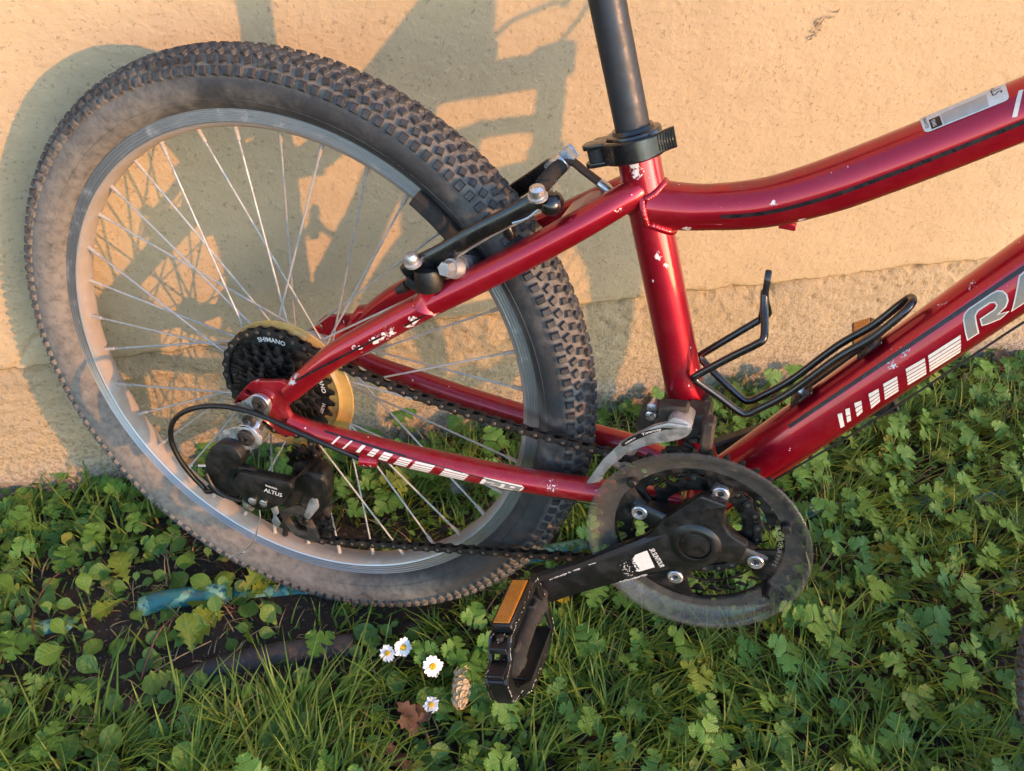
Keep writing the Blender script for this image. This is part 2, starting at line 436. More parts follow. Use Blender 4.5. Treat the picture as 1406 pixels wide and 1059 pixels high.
# ------------------------------------------------------------------ mesh helpers
class G:
    """collects vertices and faces of one mesh; a scale turns millimetres into metres"""
    def __init__(s, sc=0.001):
        s.v, s.f, s.mi, s.sc = [], [], [], sc
        s.cur = 0
        s.tint = None
    def add(s, vs, fs, mi=None):
        o = len(s.v)
        s.v.extend([tuple(q) for q in vs])
        s.f.extend([tuple(i + o for i in f) for f in fs])
        s.mi.extend([s.cur if mi is None else mi] * len(fs))
        return s
    def tube(s, pts, r, n=14, cap=True, closed=False, flat=None, up=None):
        pts = [Vector(p) for p in pts]
        N = len(pts)
        rs = [r] * N if isinstance(r, (int, float)) else list(r)
        tang = []
        for i in range(N):
            a = pts[(i - 1) % N] if (closed or i > 0) else pts[i]
            b = pts[(i + 1) % N] if (closed or i < N - 1) else pts[i]
            d = (b - a)
            tang.append(d.normalized() if d.length > 1e-9 else Vector((0, 0, 1)))
        u = Vector(up) if up else (Vector((0, 1, 0)) if abs(tang[0].y) < 0.9 else Vector((1, 0, 0)))
        vs, fs = [], []
        for i in range(N):
            t = tang[i]
            u = (u - t * u.dot(t)).normalized()
            w = t.cross(u)
            for k in range(n):
                a = 2 * pi * k / n
                fu, fw = (1, 1) if flat is None else flat
                vs.append(pts[i] + u * (cos(a) * rs[i] * fu) + w * (sin(a) * rs[i] * fw))
        for i in range(N if closed else N - 1):
            j = (i + 1) % N
            for k in range(n):
                l = (k + 1) % n
                fs.append((i * n + k, i * n + l, j * n + l, j * n + k))
        if cap and not closed:
            fs.append(tuple(range(n - 1, -1, -1)))
            fs.append(tuple((N - 1) * n + k for k in range(n)))
        return s.add(vs, fs)
    def lathe(s, prof, origin, axis, n=32, closed=False, ref=None):
        """prof: (radius, height along axis) pairs"""
        o = Vector(origin)
        ax = Vector(axis).normalized()
        u = Vector(ref) if ref else (Vector((0, 0, 1)) if abs(ax.z) < 0.9 else Vector((1, 0, 0)))
        u = (u - ax * u.dot(ax)).normalized()
        w = ax.cross(u)
        vs, fs = [], []
        P = len(prof)
        for k in range(n):
            a = 2 * pi * k / n
            e = u * cos(a) + w * sin(a)
            for (r, h) in prof:
                vs.append(o + ax * h + e * max(r, 1e-4))
        for k in range(n):
            l = (k + 1) % n
            for i in range(P if closed else P - 1):
                j = (i + 1) % P
                fs.append((k * P + i, l * P + i, l * P + j, k * P + j))
        return s.add(vs, fs)
    def cyl(s, a, b, r, n=16, ch=None):
        a, b = Vector(a), Vector(b)
        L = (b - a).length
        c = min(r, L) * 0.14 if ch is None else ch
        return s.lathe([(0, 0), (r - c, 0), (r, c), (r, L - c), (r - c, L), (0, L)], a, b - a, n)
    def box(s, c, size, R=None, bev=0.12):
        """box with its edges taken off"""
        R = R or Matrix.Identity(3)
        c = Vector(c)
        h = Vector(size) / 2
        b = min(size) * bev
        vs = []
        for sx in (-1, 1):
            for sy in (-1, 1):
                for sz in (-1, 1):
                    vs += [(sx * (h.x - b), sy * (h.y - b), sz * h.z), (sx * (h.x - b), sy * h.y, sz * (h.z - b)), (sx * h.x, sy * (h.y - b), sz * (h.z - b))]
        bm = bmesh.new()
        for q in vs:
            bm.verts.new(c + R @ Vector(q))
        r = bmesh.ops.convex_hull(bm, input=bm.verts)
        bm.verts.index_update()
        V = [x.co.copy() for x in bm.verts]
        F = [tuple(v.index for v in f.verts) for f in bm.faces]
        bm.free()
        return s.add(V, F)
    def sphere(s, c, r, n=10, m=6, sq=(1, 1, 1), R=None):
        vs, fs = [], []
        c = Vector(c)
        R = R or Matrix.Identity(3)
        for i in range(m + 1):
            th = pi * i / m
            for k in range(n):
                a = 2 * pi * k / n
                vs.append(c + R @ Vector((sin(th) * cos(a) * r * sq[0], sin(th) * sin(a) * r * sq[1], cos(th) * r * sq[2])))
        for i in range(m):
            for k in range(n):
                l = (k + 1) % n
                fs.append((i * n + k, (i + 1) * n + k, (i + 1) * n + l, i * n + l))
        return s.add(vs, fs)
    def mesh(s, name, mats, smooth=True, angle=38, merge=False):
        me = bpy.data.meshes.new(name)
        V = np.array(s.v, float) * s.sc
        me.from_pydata(V.tolist(), [], s.f)
        for m in mats if isinstance(mats, (list, tuple)) else [mats]:
            me.materials.append(m)
        if len(me.materials) > 1:
            me.polygons.foreach_set('material_index', s.mi)
        fin(me, smooth, angle)
        return me

def fin(me, smooth=True, angle=38):
    me.update()
    bm = bmesh.new()
    bm.from_mesh(me)
    bmesh.ops.remove_doubles(bm, verts=bm.verts, dist=2e-6)
    bmesh.ops.recalc_face_normals(bm, faces=bm.faces)
    bm.to_mesh(me)
    bm.free()
    if smooth:
        me.polygons.foreach_set('use_smooth', [True] * len(me.polygons))
        me.set_sharp_from_angle(angle=radians(angle))

def link(name, me, parent=None):
    o = bpy.data.objects.new(name, me)
    COL.objects.link(o)
    if parent is not None:
        o.parent = parent
    return o

def obj(name, g, mats, parent=None, angle=38):
    return link(name, g.mesh(name, mats, True, angle), parent)

def tag(o, label, cat, group=None, kind=None):
    if label:
        o['label'] = label
    if cat:
        o['category'] = cat
    if group:
        o['group'] = group
    if kind:
        o['kind'] = kind
    return o

def empty(name, loc=(0, 0, 0), parent=None):
    o = bpy.data.objects.new(name, None)
    o.empty_display_size = 0.05
    COL.objects.link(o)
    o.location = loc
    if parent is not None:
        o.parent = parent
    return o

def smooth_path(pts, per=8, closed=False):
    """Catmull-Rom through the points"""
    P = [Vector(p) for p in pts]
    n = len(P)
    out = []
    for i in range(n if closed else n - 1):
        g = lambda k: P[k % n] if closed else P[max(0, min(n - 1, k))]
        p0, p1, p2, p3 = g(i - 1), g(i), g(i + 1), g(i + 2)
        for k in range(per):
            t = k / per
            out.append(0.5 * ((2 * p1) + (p2 - p0) * t + (2 * p0 - 5 * p1 + 4 * p2 - p3) * t * t + (3 * p1 - p0 - 3 * p2 + p3) * t ** 3))
    if not closed:
        out.append(P[-1])
    return out

def plate(outlines, thick, o, ex, ey, bevel=0.4, res=2):
    """flat plate from closed 2D outlines (holes included), returned as (verts, faces) placed at o with axes ex, ey"""
    cu = bpy.data.curves.new('plate', 'CURVE')
    cu.dimensions = '2D'
    cu.fill_mode = 'BOTH'
    cu.extrude = max(thick / 2 - bevel, 0.01)
    cu.bevel_depth = bevel
    cu.bevel_resolution = 1
    cu.offset = -bevel
    for pts in outlines:
        sp = cu.splines.new('POLY')
        sp.points.add(len(pts) - 1)
        for q, p in zip(sp.points, pts):
            q.co = (p[0], p[1], 0, 1)
        sp.use_cyclic_u = True
    ob = bpy.data.objects.new('plate', cu)
    me = bpy.data.meshes.new_from_object(ob)
    ex, ey = Vector(ex), Vector(ey)
    ez = ex.cross(ey).normalized()
    o = Vector(o)
    V = [o + ex * v.co.x + ey * v.co.y + ez * v.co.z for v in me.vertices]
    F = [tuple(p.vertices) for p in me.polygons]
    bpy.data.objects.remove(ob)
    bpy.data.curves.remove(cu)
    bpy.data.meshes.remove(me)
    return V, F

def circ(cx, cy, r, n=24, a0=0.0):
    return [(cx + r * cos(a0 + 2 * pi * k / n), cy + r * sin(a0 + 2 * pi * k / n)) for k in range(n)]

def rounded(pts, r, per=4):
    """round the corners of a 2D outline"""
    out = []
    n = len(pts)
    for i in range(n):
        a, b, c = Vector(pts[i - 1]), Vector(pts[i]), Vector(pts[(i + 1) % n])
        rr = r[i] if isinstance(r, (list, tuple)) else r
        d1 = (a - b)
        d2 = (c - b)
        k = min(rr, d1.length * 0.45, d2.length * 0.45)
        p, q = b + d1.normalized() * k, b + d2.normalized() * k
        for j in range(per + 1):
            t = j / per
            s_ = (1 - t) ** 2 * p + 2 * t * (1 - t) * b + t * t * q
            out.append((s_.x, s_.y))
    return out

def text_flat(s, size, shear=0.0, bold=0.0, spacing=1.0):
    cu = bpy.data.curves.new('txt', 'FONT')
    cu.body = s
    cu.size = size
    cu.shear = shear
    cu.offset = bold
    cu.space_character = spacing
    cu.resolution_u = 3
    cu.align_x = 'CENTER'
    cu.align_y = 'CENTER'
    ob = bpy.data.objects.new('txt', cu)
    me = bpy.data.meshes.new_from_object(ob)
    V = [(v.co.x, v.co.y) for v in me.vertices]
    F = [tuple(p.vertices) for p in me.polygons]
    bpy.data.objects.remove(ob)
    bpy.data.curves.remove(cu)
    bpy.data.meshes.remove(me)
    return V, F

def poly_flat(outlines):
    cu = bpy.data.curves.new('pf', 'CURVE')
    cu.dimensions = '2D'
    cu.fill_mode = 'BOTH'
    for pts in outlines:
        sp = cu.splines.new('POLY')
        sp.points.add(len(pts) - 1)
        for q, p in zip(sp.points, pts):
            q.co = (p[0], p[1], 0, 1)
        sp.use_cyclic_u = True
    ob = bpy.data.objects.new('pf', cu)
    me = bpy.data.meshes.new_from_object(ob)
    V = [(v.co.x, v.co.y) for v in me.vertices]
    F = [tuple(p.vertices) for p in me.polygons]
    bpy.data.objects.remove(ob)
    bpy.data.curves.remove(cu)
    bpy.data.meshes.remove(me)
    return V, F

def sliced(VF, step_u=3.0, step_v=2.0):
    """cut a flat mesh into narrow strips so that it can be wrapped round a tube"""
    V, F = VF
    bm = bmesh.new()
    vs = [bm.verts.new((x, y, 0)) for x, y in V]
    for f in F:
        try:
            bm.faces.new([vs[i] for i in f])
        except ValueError:
            pass
    for ax, st in ((0, step_u), (1, step_v)):
        if not st:
            continue
        lo = min(v.co[ax] for v in bm.verts)
        hi = max(v.co[ax] for v in bm.verts)
        k = math.floor(lo / st) + 1
        while k * st < hi:
            co = [0, 0, 0]
            no = [0, 0, 0]
            co[ax] = k * st
            no[ax] = 1
            bmesh.ops.bisect_plane(bm, geom=bm.verts[:] + bm.edges[:] + bm.faces[:], plane_co=co, plane_no=no)
            k += 1
    bm.verts.index_update()
    V = [(v.co.x, v.co.y) for v in bm.verts]
    F = [tuple(v.index for v in f.verts) for f in bm.faces]
    bm.free()
    return V, F

def strip(u0, v0, u1, v1, w):
    d = Vector((u1 - u0, v1 - v0)).normalized()
    p = Vector((-d.y, d.x)) * (w / 2)
    return [(u0 - p.x, v0 - p.y), (u1 - p.x, v1 - p.y), (u1 + p.x, v1 + p.y), (u0 + p.x, v0 + p.y)]

class Wrap:
    """coordinates on a tube: u along the axis from a, v round it from the camera side upwards (both mm)"""
    def __init__(s, a, b, r):
        s.a = Vector(a)
        s.d = (Vector(b) - s.a).normalized()
        e1 = Vector((0, -1, 0))
        s.e1 = (e1 - s.d * e1.dot(s.d)).normalized()
        s.e2 = s.e1.cross(s.d)
        if s.e2.z < 0:
            s.e2 = -s.e2
        s.r = r
    def p(s, u, v, lift=0.25):
        a = v / s.r
        return s.a + s.d * u + (s.e1 * cos(a) + s.e2 * sin(a)) * (s.r + lift)
    def ang(s, deg):
        return radians(deg) * s.r

def decal(g, VF, fn, su=4.0, sv=2.0, mi=0):
    V, F = sliced(VF, su, sv)
    g.add([fn(u, v) for u, v in V], F, mi)

def fbm2(x, y, scale, octs=4, seed=0, gain=0.5):
    """numpy gradient noise"""
    out = np.zeros_like(x)
    amp, tot = 1.0, 0.0
    for o in range(octs):
        rs = np.random.default_rng(seed * 31 + o)
        ang = rs.uniform(0, 2 * np.pi, (256, 256))
        gx, gy = np.cos(ang), np.sin(ang)
        X, Y = x * scale, y * scale
        xi, yi = np.floor(X).astype(int), np.floor(Y).astype(int)
        xf, yf = X - xi, Y - yi
        u, v = xf ** 3 * (xf * (xf * 6 - 15) + 10), yf ** 3 * (yf * (yf * 6 - 15) + 10)
        def gr(i, j):
            a, b = (xi + i) & 255, (yi + j) & 255
            return gx[a, b] * (xf - i) + gy[a, b] * (yf - j)
        out += amp * ((gr(0, 0) * (1 - u) + gr(1, 0) * u) * (1 - v) + (gr(0, 1) * (1 - u) + gr(1, 1) * u) * v)
        tot += amp
        amp *= gain
        scale *= 2.0
    return out / tot * 1.5

def grid_mesh(name, X, Y, Z, mats, smooth=True):
    """X, Y, Z: 2D arrays of a sheet"""
    h, w = X.shape
    me = bpy.data.meshes.new(name)
    V = np.stack([X, Y, Z], -1).reshape(-1, 3)
    i = np.arange(h * w).reshape(h, w)
    F = np.stack([i[:-1, :-1], i[:-1, 1:], i[1:, 1:], i[1:, :-1]], -1).reshape(-1, 4)
    me.vertices.add(len(V))
    me.vertices.foreach_set('co', V.astype(np.float32).ravel())
    me.loops.add(F.size)
    me.loops.foreach_set('vertex_index', F.astype(np.int32).ravel())
    me.polygons.add(len(F))
    me.polygons.foreach_set('loop_start', np.arange(0, F.size, 4, dtype=np.int32))
    me.update(calc_edges=True)
    me.materials.append(mats)
    if smooth:
        me.polygons.foreach_set('use_smooth', [True] * len(F))
    return me

# ------------------------------------------------------------------ ground
WALL_Y = 0.1981
def ground_z(x, y):
    """gentle fall towards the wall and to the right, small lumps"""
    x = np.asarray(x, float)
    y = np.asarray(y, float)
    z = -0.020 * np.clip((y + 0.02) / 0.22, 0, 1) ** 1.5 - 0.030 * np.clip((x - 0.65) / 0.6, 0, 1)
    near = np.clip(1.6 - np.hypot(x - 0.3, y), 0, 1)
    z = z + near * (0.009 * fbm2(x, y, 6.0, 3, 3) + 0.0025 * fbm2(x, y, 38.0, 3, 5))
    return z
def gz(x, y):
    return float(ground_z(np.array([x]), np.array([y]))[0])

def spread(lo, a, b, hi, step, k):
    """fine coordinates between a and b, coarser and coarser outside"""
    mid = np.arange(a, b, step)
    left = a - np.geomspace(step, a - lo, k)[::-1]
    right = b + np.geomspace(step, hi - b, k)
    return np.concatenate([left, mid, right])

gx = spread(-300, -0.55, 1.4, 300, 0.008, 40)
gy = np.concatenate([-0.65 - np.geomspace(0.01, 300, 40)[::-1], np.arange(-0.65, WALL_Y + 0.03, 0.008)])
GX, GY = np.meshgrid(gx, gy)
ground = link('ground', grid_mesh('ground', GX, GY, ground_z(GX, GY), M_SOIL))
ground['kind'] = 'structure'

# ------------------------------------------------------------------ wall: an upper render coat over a rough plinth
wall = empty('wall', (0.3, WALL_Y, -0.05))
tag(wall, 'ochre painted rendered wall with a rough crumbling lower band behind the bicycle', 'wall')

def ledge_z(x):
    # height of the render's ragged lower edge
    return 0.190 - 0.006 * np.clip(x, -1, 2) + 0.006 * fbm2(x, x * 0 + 3.3, 9.0, 4, 8) + 0.005 * fbm2(x, x * 0 + 1.3, 45.0, 4, 9, 0.65) + 0.010 * np.clip(fbm2(x, x * 0 + 7.3, 21.0, 3, 10) - 0.30, 0, 1)

wx = spread(-6.0, -0.5, 1.5, 8.0, 0.003, 22)
# upper coat: rows from the lower lip up
rows = np.concatenate([np.arange(0, 0.5, 0.0035), 0.5 + np.geomspace(0.0035, 2.4, 26)])
WX, WR = np.meshgrid(wx, rows)
LZ = ledge_z(WX)
WZ = LZ + WR
relief = 0.0016 * fbm2(WX, WZ, 7.0, 3, 21) + 0.0009 * fbm2(WX, WZ * 1.6, 34.0, 3, 22) + 0.0007 * fbm2(WX * 1.0, WZ * 2.0, 95.0, 2, 23)
edge = np.exp(-WR / 0.006)
crumble = np.clip(fbm2(WX, WX * 0 + 2.2, 22.0, 4, 25), 0, 1)
WY = WALL_Y - 0.002 - relief + edge * (0.0018 + 0.007 * crumble)
# hair cracks in the coat
def groove(P, Q, pts, depth, width):
    out = np.zeros_like(P)
    for (x0, z0), (x1, z1) in zip(pts[:-1], pts[1:]):
        dx, dz = x1 - x0, z1 - z0
        t = np.clip(((P - x0) * dx + (Q - z0) * dz) / (dx * dx + dz * dz), 0, 1)
        d = np.hypot(P - x0 - t * dx, Q - z0 - t * dz)
        out = np.maximum(out, depth * np.exp(-(d / width) ** 2))
    return out
wig = 0.004 * fbm2(WX, WZ, 60.0, 2, 31)
WY += groove(WX + wig, WZ + wig, [(-0.327, 0.182), (-0.310, 0.199), (-0.285, 0.232), (-0.262, 0.240), (-0.20, 0.247)], 0.0035, 0.0022)
# the underside lip returns into the wall
lip_y = np.vstack([np.full(wx.shape, WALL_Y + 0.016), WY[0] + 0.004, WY])
lip_x = np.vstack([wx, wx, WX])
lip_z = np.vstack([WZ[0] + 0.004, WZ[0] + 0.0003, WZ])
link('render_coat', grid_mesh('render_coat', lip_x - 0.3, lip_y - WALL_Y, lip_z + 0.05, M_WALL), wall)
# plinth
prow = np.arange(-0.16, 0.212, 0.0035)
PX, PZ = np.meshgrid(wx, prow)
rough = 0.0030 * fbm2(PX, PZ, 9.0, 3, 41) + 0.0042 * fbm2(PX, PZ * 1.5, 45.0, 4, 42, 0.6)
pit = np.clip(fbm2(PX, PZ * 1.3, 60.0, 3, 43) - 0.18, 0, 1) * np.clip((PZ - 0.06) / 0.10, 0.15, 1)
PY = WALL_Y + 0.0042 - rough + 0.014 * pit + 0.011 * np.exp(-((PZ - ledge_z(PX)) / 0.014) ** 2) * np.clip(0.55 + 1.4 * fbm2(PX, PX * 0 + 5.0, 16.0, 4, 47), 0, 1.3)
cav = np.clip(fbm2(PX, PX * 0 + 9.1, 24.0, 4, 48, 0.6) - 0.08, 0, 0.6) / 0.6
hole = np.clip(fbm2(PX, PZ * 1.6, 42.0, 4, 49, 0.6) - 0.02, 0, 0.5) / 0.5
PY += 0.050 * cav * hole * np.exp(-(((PZ - ledge_z(PX)) + 0.007) / 0.012) ** 2) * np.clip((PX + 0.1) / 0.5, 0.25, 1)
# a shallow step where the pour stops, near the wall's foot
PY -= 0.006 * np.clip((0.035 + 0.006 * fbm2(PX, PX * 0, 12.0, 3, 44) - PZ) / 0.012, 0, 1)
wig = 0.006 * fbm2(PX, PZ, 40.0, 3, 46)
PY += groove(PX + wig, PZ + wig, [(-0.6, 0.088), (-0.42, 0.094), (-0.362, 0.092), (-0.33, 0.088), (-0.29, 0.096), (-0.2, 0.11)], 0.003, 0.0022)
PY += groove(PX + wig, PZ + wig, [(-0.45, 0.172), (-0.40, 0.166), (-0.33, 0.178), (-0.25, 0.172)], 0.003, 0.0022)
link('plinth', grid_mesh('plinth', PX - 0.3, PY - WALL_Y, PZ + 0.05, M_PLINTH), wall)
# the wall's body behind its faces
g = G(1.0)
g.box((1.0, WALL_Y + 0.12, 1.38), (13.9, 0.2, 3.1), bev=0.01)
o = obj('wall_core', g, M_PLINTH, wall)
o.location = (-0.3, -WALL_Y, 0.05)
# a flake of plaster lifted off the paint
g = G(1.0)
for k in range(9):
    a = RNG.uniform(-0.5, 0.5) + 0.9
    p = Vector((0.628 + RNG.uniform(-.012, .012), WALL_Y - 0.003, 0.545))
    p.z += (p.x - 0.628) * 1.2 + RNG.uniform(-.005, .005)
    q = p + Vector((cos(a) * RNG.uniform(.006, .014), -RNG.uniform(0.001, 0.006), sin(a) * RNG.uniform(.006, .014)))
    g.tube([p, (p + q) / 2 + Vector((RNG.uniform(-.002, .002), -.002, RNG.uniform(-.002, .002))), q], [0.0005, 0.0016, 0.0003], 5, flat=(0.4, 1))
o = obj('plaster_flake', g, M_WALL, wall)
o.location = (-0.3, -WALL_Y, 0.05)

# ------------------------------------------------------------------ bicycle (built in its own plane, millimetres, rear axle at 0; then leaned and turned)
BM = Matrix(((0.82969, 0.55472, 0.06249), (-0.55816, 0.82256, 0.1089), (0.00901, -0.12523, 0.99209)))
BASE = 0.303
bike = empty('bicycle')
bike.matrix_world = Matrix.Translation(BM @ Vector((0, 0, -BASE)) + Vector((0, 0, 0.3006))) @ BM.to_4x4()
tag(bike, 'scratched red mountain bicycle leaning by the ochre wall', 'bicycle')

def part(name, g, mats, angle=38):
    o = obj(name, g, mats, bike, angle)
    o.location = (0, 0, BASE)
    return o
def sub(name, g, mats, parent, angle=38):
    return obj(name, g, mats, parent, angle)
def holder(name):
    return empty(name, (0, 0, BASE), bike)
Y1 = Vector((0, 1, 0))
def V3(*a):
    return Vector(a)

# ---- frame
ST_A, ST_B = V3(414, 0, -20), V3(300.5, 0, 279)
DT_A, DT_B = V3(414, 0, -20), V3(744, 0, 494)
TTP = smooth_path([(318, 0, 238), (333, 0, 239.2), (358, 0, 243), (398.6, 0, 254.5), (435.9, 0, 273.5), (470.3, 0, 296.0), (508.1, 0, 322.5), (544.3, 0, 349), (620, 0, 405), (738, 0, 492)], 6)
HT_A, HT_B = V3(784, 0, 410), V3(728, 0, 566)
g = G()
g.tube([ST_A, ST_B], 16.0, 28)
g.lathe([(21, -36), (21, -34), (20, -33), (20, 33), (21, 34), (21, 36), (15, 36), (15, -36)], ST_A, Y1, 32, closed=True)
frame = part('frame', g, M_RED)
g = G()
g.tube([HT_A, HT_A.lerp(HT_B, .12), HT_A.lerp(HT_B, .13), HT_A.lerp(HT_B, .87), HT_A.lerp(HT_B, .88), HT_B], [22, 22, 18.5, 18.5, 22, 22], 28)
sub('head_tube', g, M_RED, frame)
g = G()
g.tube([DT_A + (DT_B - DT_A).normalized() * 8, DT_B], 22.2, 32)
sub('down_tube', g, M_RED, frame)
g = G()
rr = [17.0 + 2.6 * min(1, max(0, (i - 12) / 14)) if i > 12 else 19.2 - 2.0 * (i / 12) for i in range(len(TTP))]
g.tube(TTP, rr, 32)
sub('top_tube', g, M_RED, frame)

NSS = [(33, -64, 21), (52, -62, 43), (77, -58, 69), (111, -53, 97), (146, -48, 125), (194, -41.5, 161), (238, -34, 194), (275, -24.5, 223), (300, -14, 243), (309, -6, 250)]
NCS = [(31, -66, -11), (52, -64, -16), (76, -62, -18), (102, -60, -19.5), (140, -57, -21.5), (173, -54, -22), (241, -48, -21), (307, -41, -17), (345, -36, -15), (392, -24, -17)]
for sgn in (-1, 1):
    g = G()
    P = smooth_path([(x, sgn * abs(y), z) for x, y, z in NSS], 5)
    n = len(P)
    g.tube(P, [9.5 + 2.3 * min(1, i / (n * 0.25)) - 1.5 * max(0, (i / n - 0.75) / 0.25) for i in range(n)], 22)
    # brake boss with its post
    b0 = V3(150, sgn * 47, 133)
    b1 = V3(163, sgn * 44, 153)
    if sgn < 0:
        b0 = V3(157, -48, 134); b1 = V3(161, -49, 152)
    g.tube([b0, b0.lerp(b1, .4), b1], [13, 9, 8], 16)
    if sgn > 0:
        # cable stop lugs on the far stay
        g.tube([(36, 60, 33), (44, 62, 44), (55, 61, 48), (66, 57, 58)], [7, 8.5, 8, 6], 12)
    sub('seat_stay', g, M_RED, frame)
    g = G()
    P = smooth_path([(x, sgn * abs(y), z) for x, y, z in NCS], 5)
    n = len(P)
    g.tube(P, [8.6 + 2.6 * min(1, i / (n * 0.45)) for i in range(n)], 22)
    sub('chain_stay', g, M_RED, frame)
# wishbone gusset between the stays and the bridge over the tyre
g = G()
w = [V3(258, 0, 214), V3(272, 0, 226), V3(290, 0, 236), V3(306, 0, 246)]
for a, b, wa, wb in zip(w[:-1], w[1:], (26, 23, 17), (23, 17, 10)):
    g.add([a + V3(0, -wa, 0) + V3(-4, 0, 5), a + V3(0, wa, 0) + V3(-4, 0, 5), b + V3(0, wb, 0) + V3(-4, 0, 5), b + V3(0, -wb, 0) + V3(-4, 0, 5),
           a + V3(0, -wa, 0) + V3(4, 0, -5), a + V3(0, wa, 0) + V3(4, 0, -5), b + V3(0, wb, 0) + V3(4, 0, -5), b + V3(0, -wb, 0) + V3(4, 0, -5)],
          [(0, 1, 2, 3), (7, 6, 5, 4), (0, 4, 5, 1), (2, 6, 7, 3), (0, 3, 7, 4), (1, 5, 6, 2)])
sub('stay_gusset', g, M_RED, frame)
# dropouts: flat forged plates, with two eyelets and the axle slot
def dropout(sgn):
    g = G()
    out = rounded([(-26, -5), (-20, 4), (-10, 18), (-2, 27), (12, 30), (30, 36), (46, 24), (30, 6), (36, -4), (40, -24), (22, -28), (10, -17), (-8, -13)], [4, 6, 5, 6, 6, 6, 6, 8, 8, 5, 5, 6, 5], 4)
    ey = circ(-8, 12.5, 3.2, 14)
    ey2 = circ(-17.5, -1.5, 2.8, 14)
    V, F = plate([out, ey, ey2], 6.5, V3(0, sgn * 67, 0), V3(1, 0, 0), V3(0, 0, 1), 1.0)
    g.add(V, F)
    sub('dropout', g, M_RED, frame)
dropout(-1)
dropout(1)
# rippled weld beads where tubes meet
def meet_ring(p0, d, r, A, B, R, n):
    """points where a tube (p0, direction d, radius r) runs into the cylinder A-B of radius R"""
    d = Vector(d).normalized()
    ax = (B - A).normalized()
    e1 = Y1
    e2 = d.cross(e1).normalized()
    out = []
    for k in range(n):
        a = 2 * pi * k / n
        q = Vector(p0) + (e1 * cos(a) + e2 * sin(a)) * r
        lo, hi = 0.0, 90.0
        f = lambda t: ((q + d * t - A) - ax * ((q + d * t - A).dot(ax))).length - R
        if f(0) < 0:
            continue
        best = None
        t = 0.0
        while t < 90:
            if f(t) <= 0:
                best = t
                break
            t += 0.5
        if best is None:
            # grazing: nearest approach
            best = min((abs(f(k2 * 0.5)), k2 * 0.5) for k2 in range(180))[1]
        out.append(q + d * best)
    return out
g = G()
beads = meet_ring((372, 0, 244), (-1, 0, -0.14), 18.6, ST_A, ST_B, 16.0, 96)
beads += meet_ring((262, -27, 213), (44, 20, 33), 10.5, ST_A, ST_B, 16.0, 60)
beads += meet_ring((262, 27, 213), (44, -20, 33), 10.5, ST_A, ST_B, 16.0, 60)
for p in beads:
    g.sphere(p, 2.9, 8, 5)
for (p, r, axis) in ((V3(163, -45, 139), 10.5, V3(.2, 0, 1)),):
    pass
sub('weld_bead', g, M_RED, frame, 60)

# ---- printed marks on the tubes
wd = Wrap(DT_A, DT_B, 22.2)
LW = 0.35
g = G()
decal(g, poly_flat([strip(112, wd.ang(42), 330, wd.ang(32), 3.2)]), lambda u, v: wd.p(u, v, .22))
sub('stripe_decal', g, M_BLACKINK, frame, 60)
g = G()
wt = Wrap(V3(470.3, 0, 296), V3(544.3, 0, 349), 19.7)
# black pin stripe that follows the bent top tube
def on_top(s_, v):
    k = max(0, min(len(TTP) - 2, int(s_)))
    p = TTP[k].lerp(TTP[k + 1], s_ - k)
    d = (TTP[k + 1] - TTP[k]).normalized()
    e1 = V3(0, -1, 0)
    e2 = e1.cross(d)
    e2 = -e2 if e2.z < 0 else e2
    r = rr[k] + (rr[k + 1] - rr[k]) * (s_ - k)
    a = v / r
    return p + (e1 * cos(a) + e2 * sin(a)) * (r + 0.22)
vs, fs = [], []
sN = 60
for i in range(sN + 1):
    s_ = 14.2 + (52 - 14.2) * i / sN
    wid = 1.5
    for v in (-1.6 - wid, -1.6, -1.6 + wid):
        vs.append(on_top(s_, v))
for i in range(sN):
    for k in range(2):
        fs.append((i * 3 + k, i * 3 + k + 1, i * 3 + k + 4, i * 3 + k + 3))
g.add(vs, fs)
sub('stripe_decal', g, M_BLACKINK, frame, 60)
g = G()
# stay stripes
ws = Wrap(V3(77, -58, 69), V3(238, -34, 194), 11.4)
decal(g, poly_flat([strip(-42, -1.0, 60, -1.6, 2.0)]), lambda u, v: ws.p(u, v, .35))
sub('stripe_decal', g, M_BLACKINK, frame, 60)
g = G()
decal(g, poly_flat([strip(80, -3.0, 196, -3.0, 1.6)]), lambda u, v: ws.p(u, v, .35))
sub('stripe_decal', g, M_BLACKINK, frame, 60)
g = G()
NCSP = smooth_path([(x, y, z) for x, y, z in NCS], 6)
NCSR = [8.6 + 2.6 * min(1, i / (len(NCSP) * 0.45)) for i in range(len(NCSP))]
NCL = [0.0]
for a, b in zip(NCSP[:-1], NCSP[1:]):
    NCL.append(NCL[-1] + (b - a).length)
def on_cs(u, v):
    u = max(0.01, u)
    k = 0
    while k < len(NCL) - 2 and NCL[k + 1] < u:
        k += 1
    t = (u - NCL[k]) / (NCL[k + 1] - NCL[k])
    p = NCSP[k].lerp(NCSP[k + 1], t)
    d = (NCSP[k + 1] - NCSP[k]).normalized()
    e1 = V3(0, -1, 0)
    e1 = (e1 - d * e1.dot(d)).normalized()
    e2 = e1.cross(d)
    e2 = -e2 if e2.z < 0 else e2
    r = NCSR[k] + (NCSR[k + 1] - NCSR[k]) * t
    a = v / r
    return p + (e1 * cos(a) + e2 * sin(a)) * (r + 0.25)
decal(g, poly_flat([strip(38, 9.5, 118, 7.2, 2.0)]), on_cs)
decal(g, poly_flat([strip(118, 7.2, 232, -0.5, 0.9)]), on_cs)
sub('stripe_decal', g, M_BLACKINK, frame, 60)

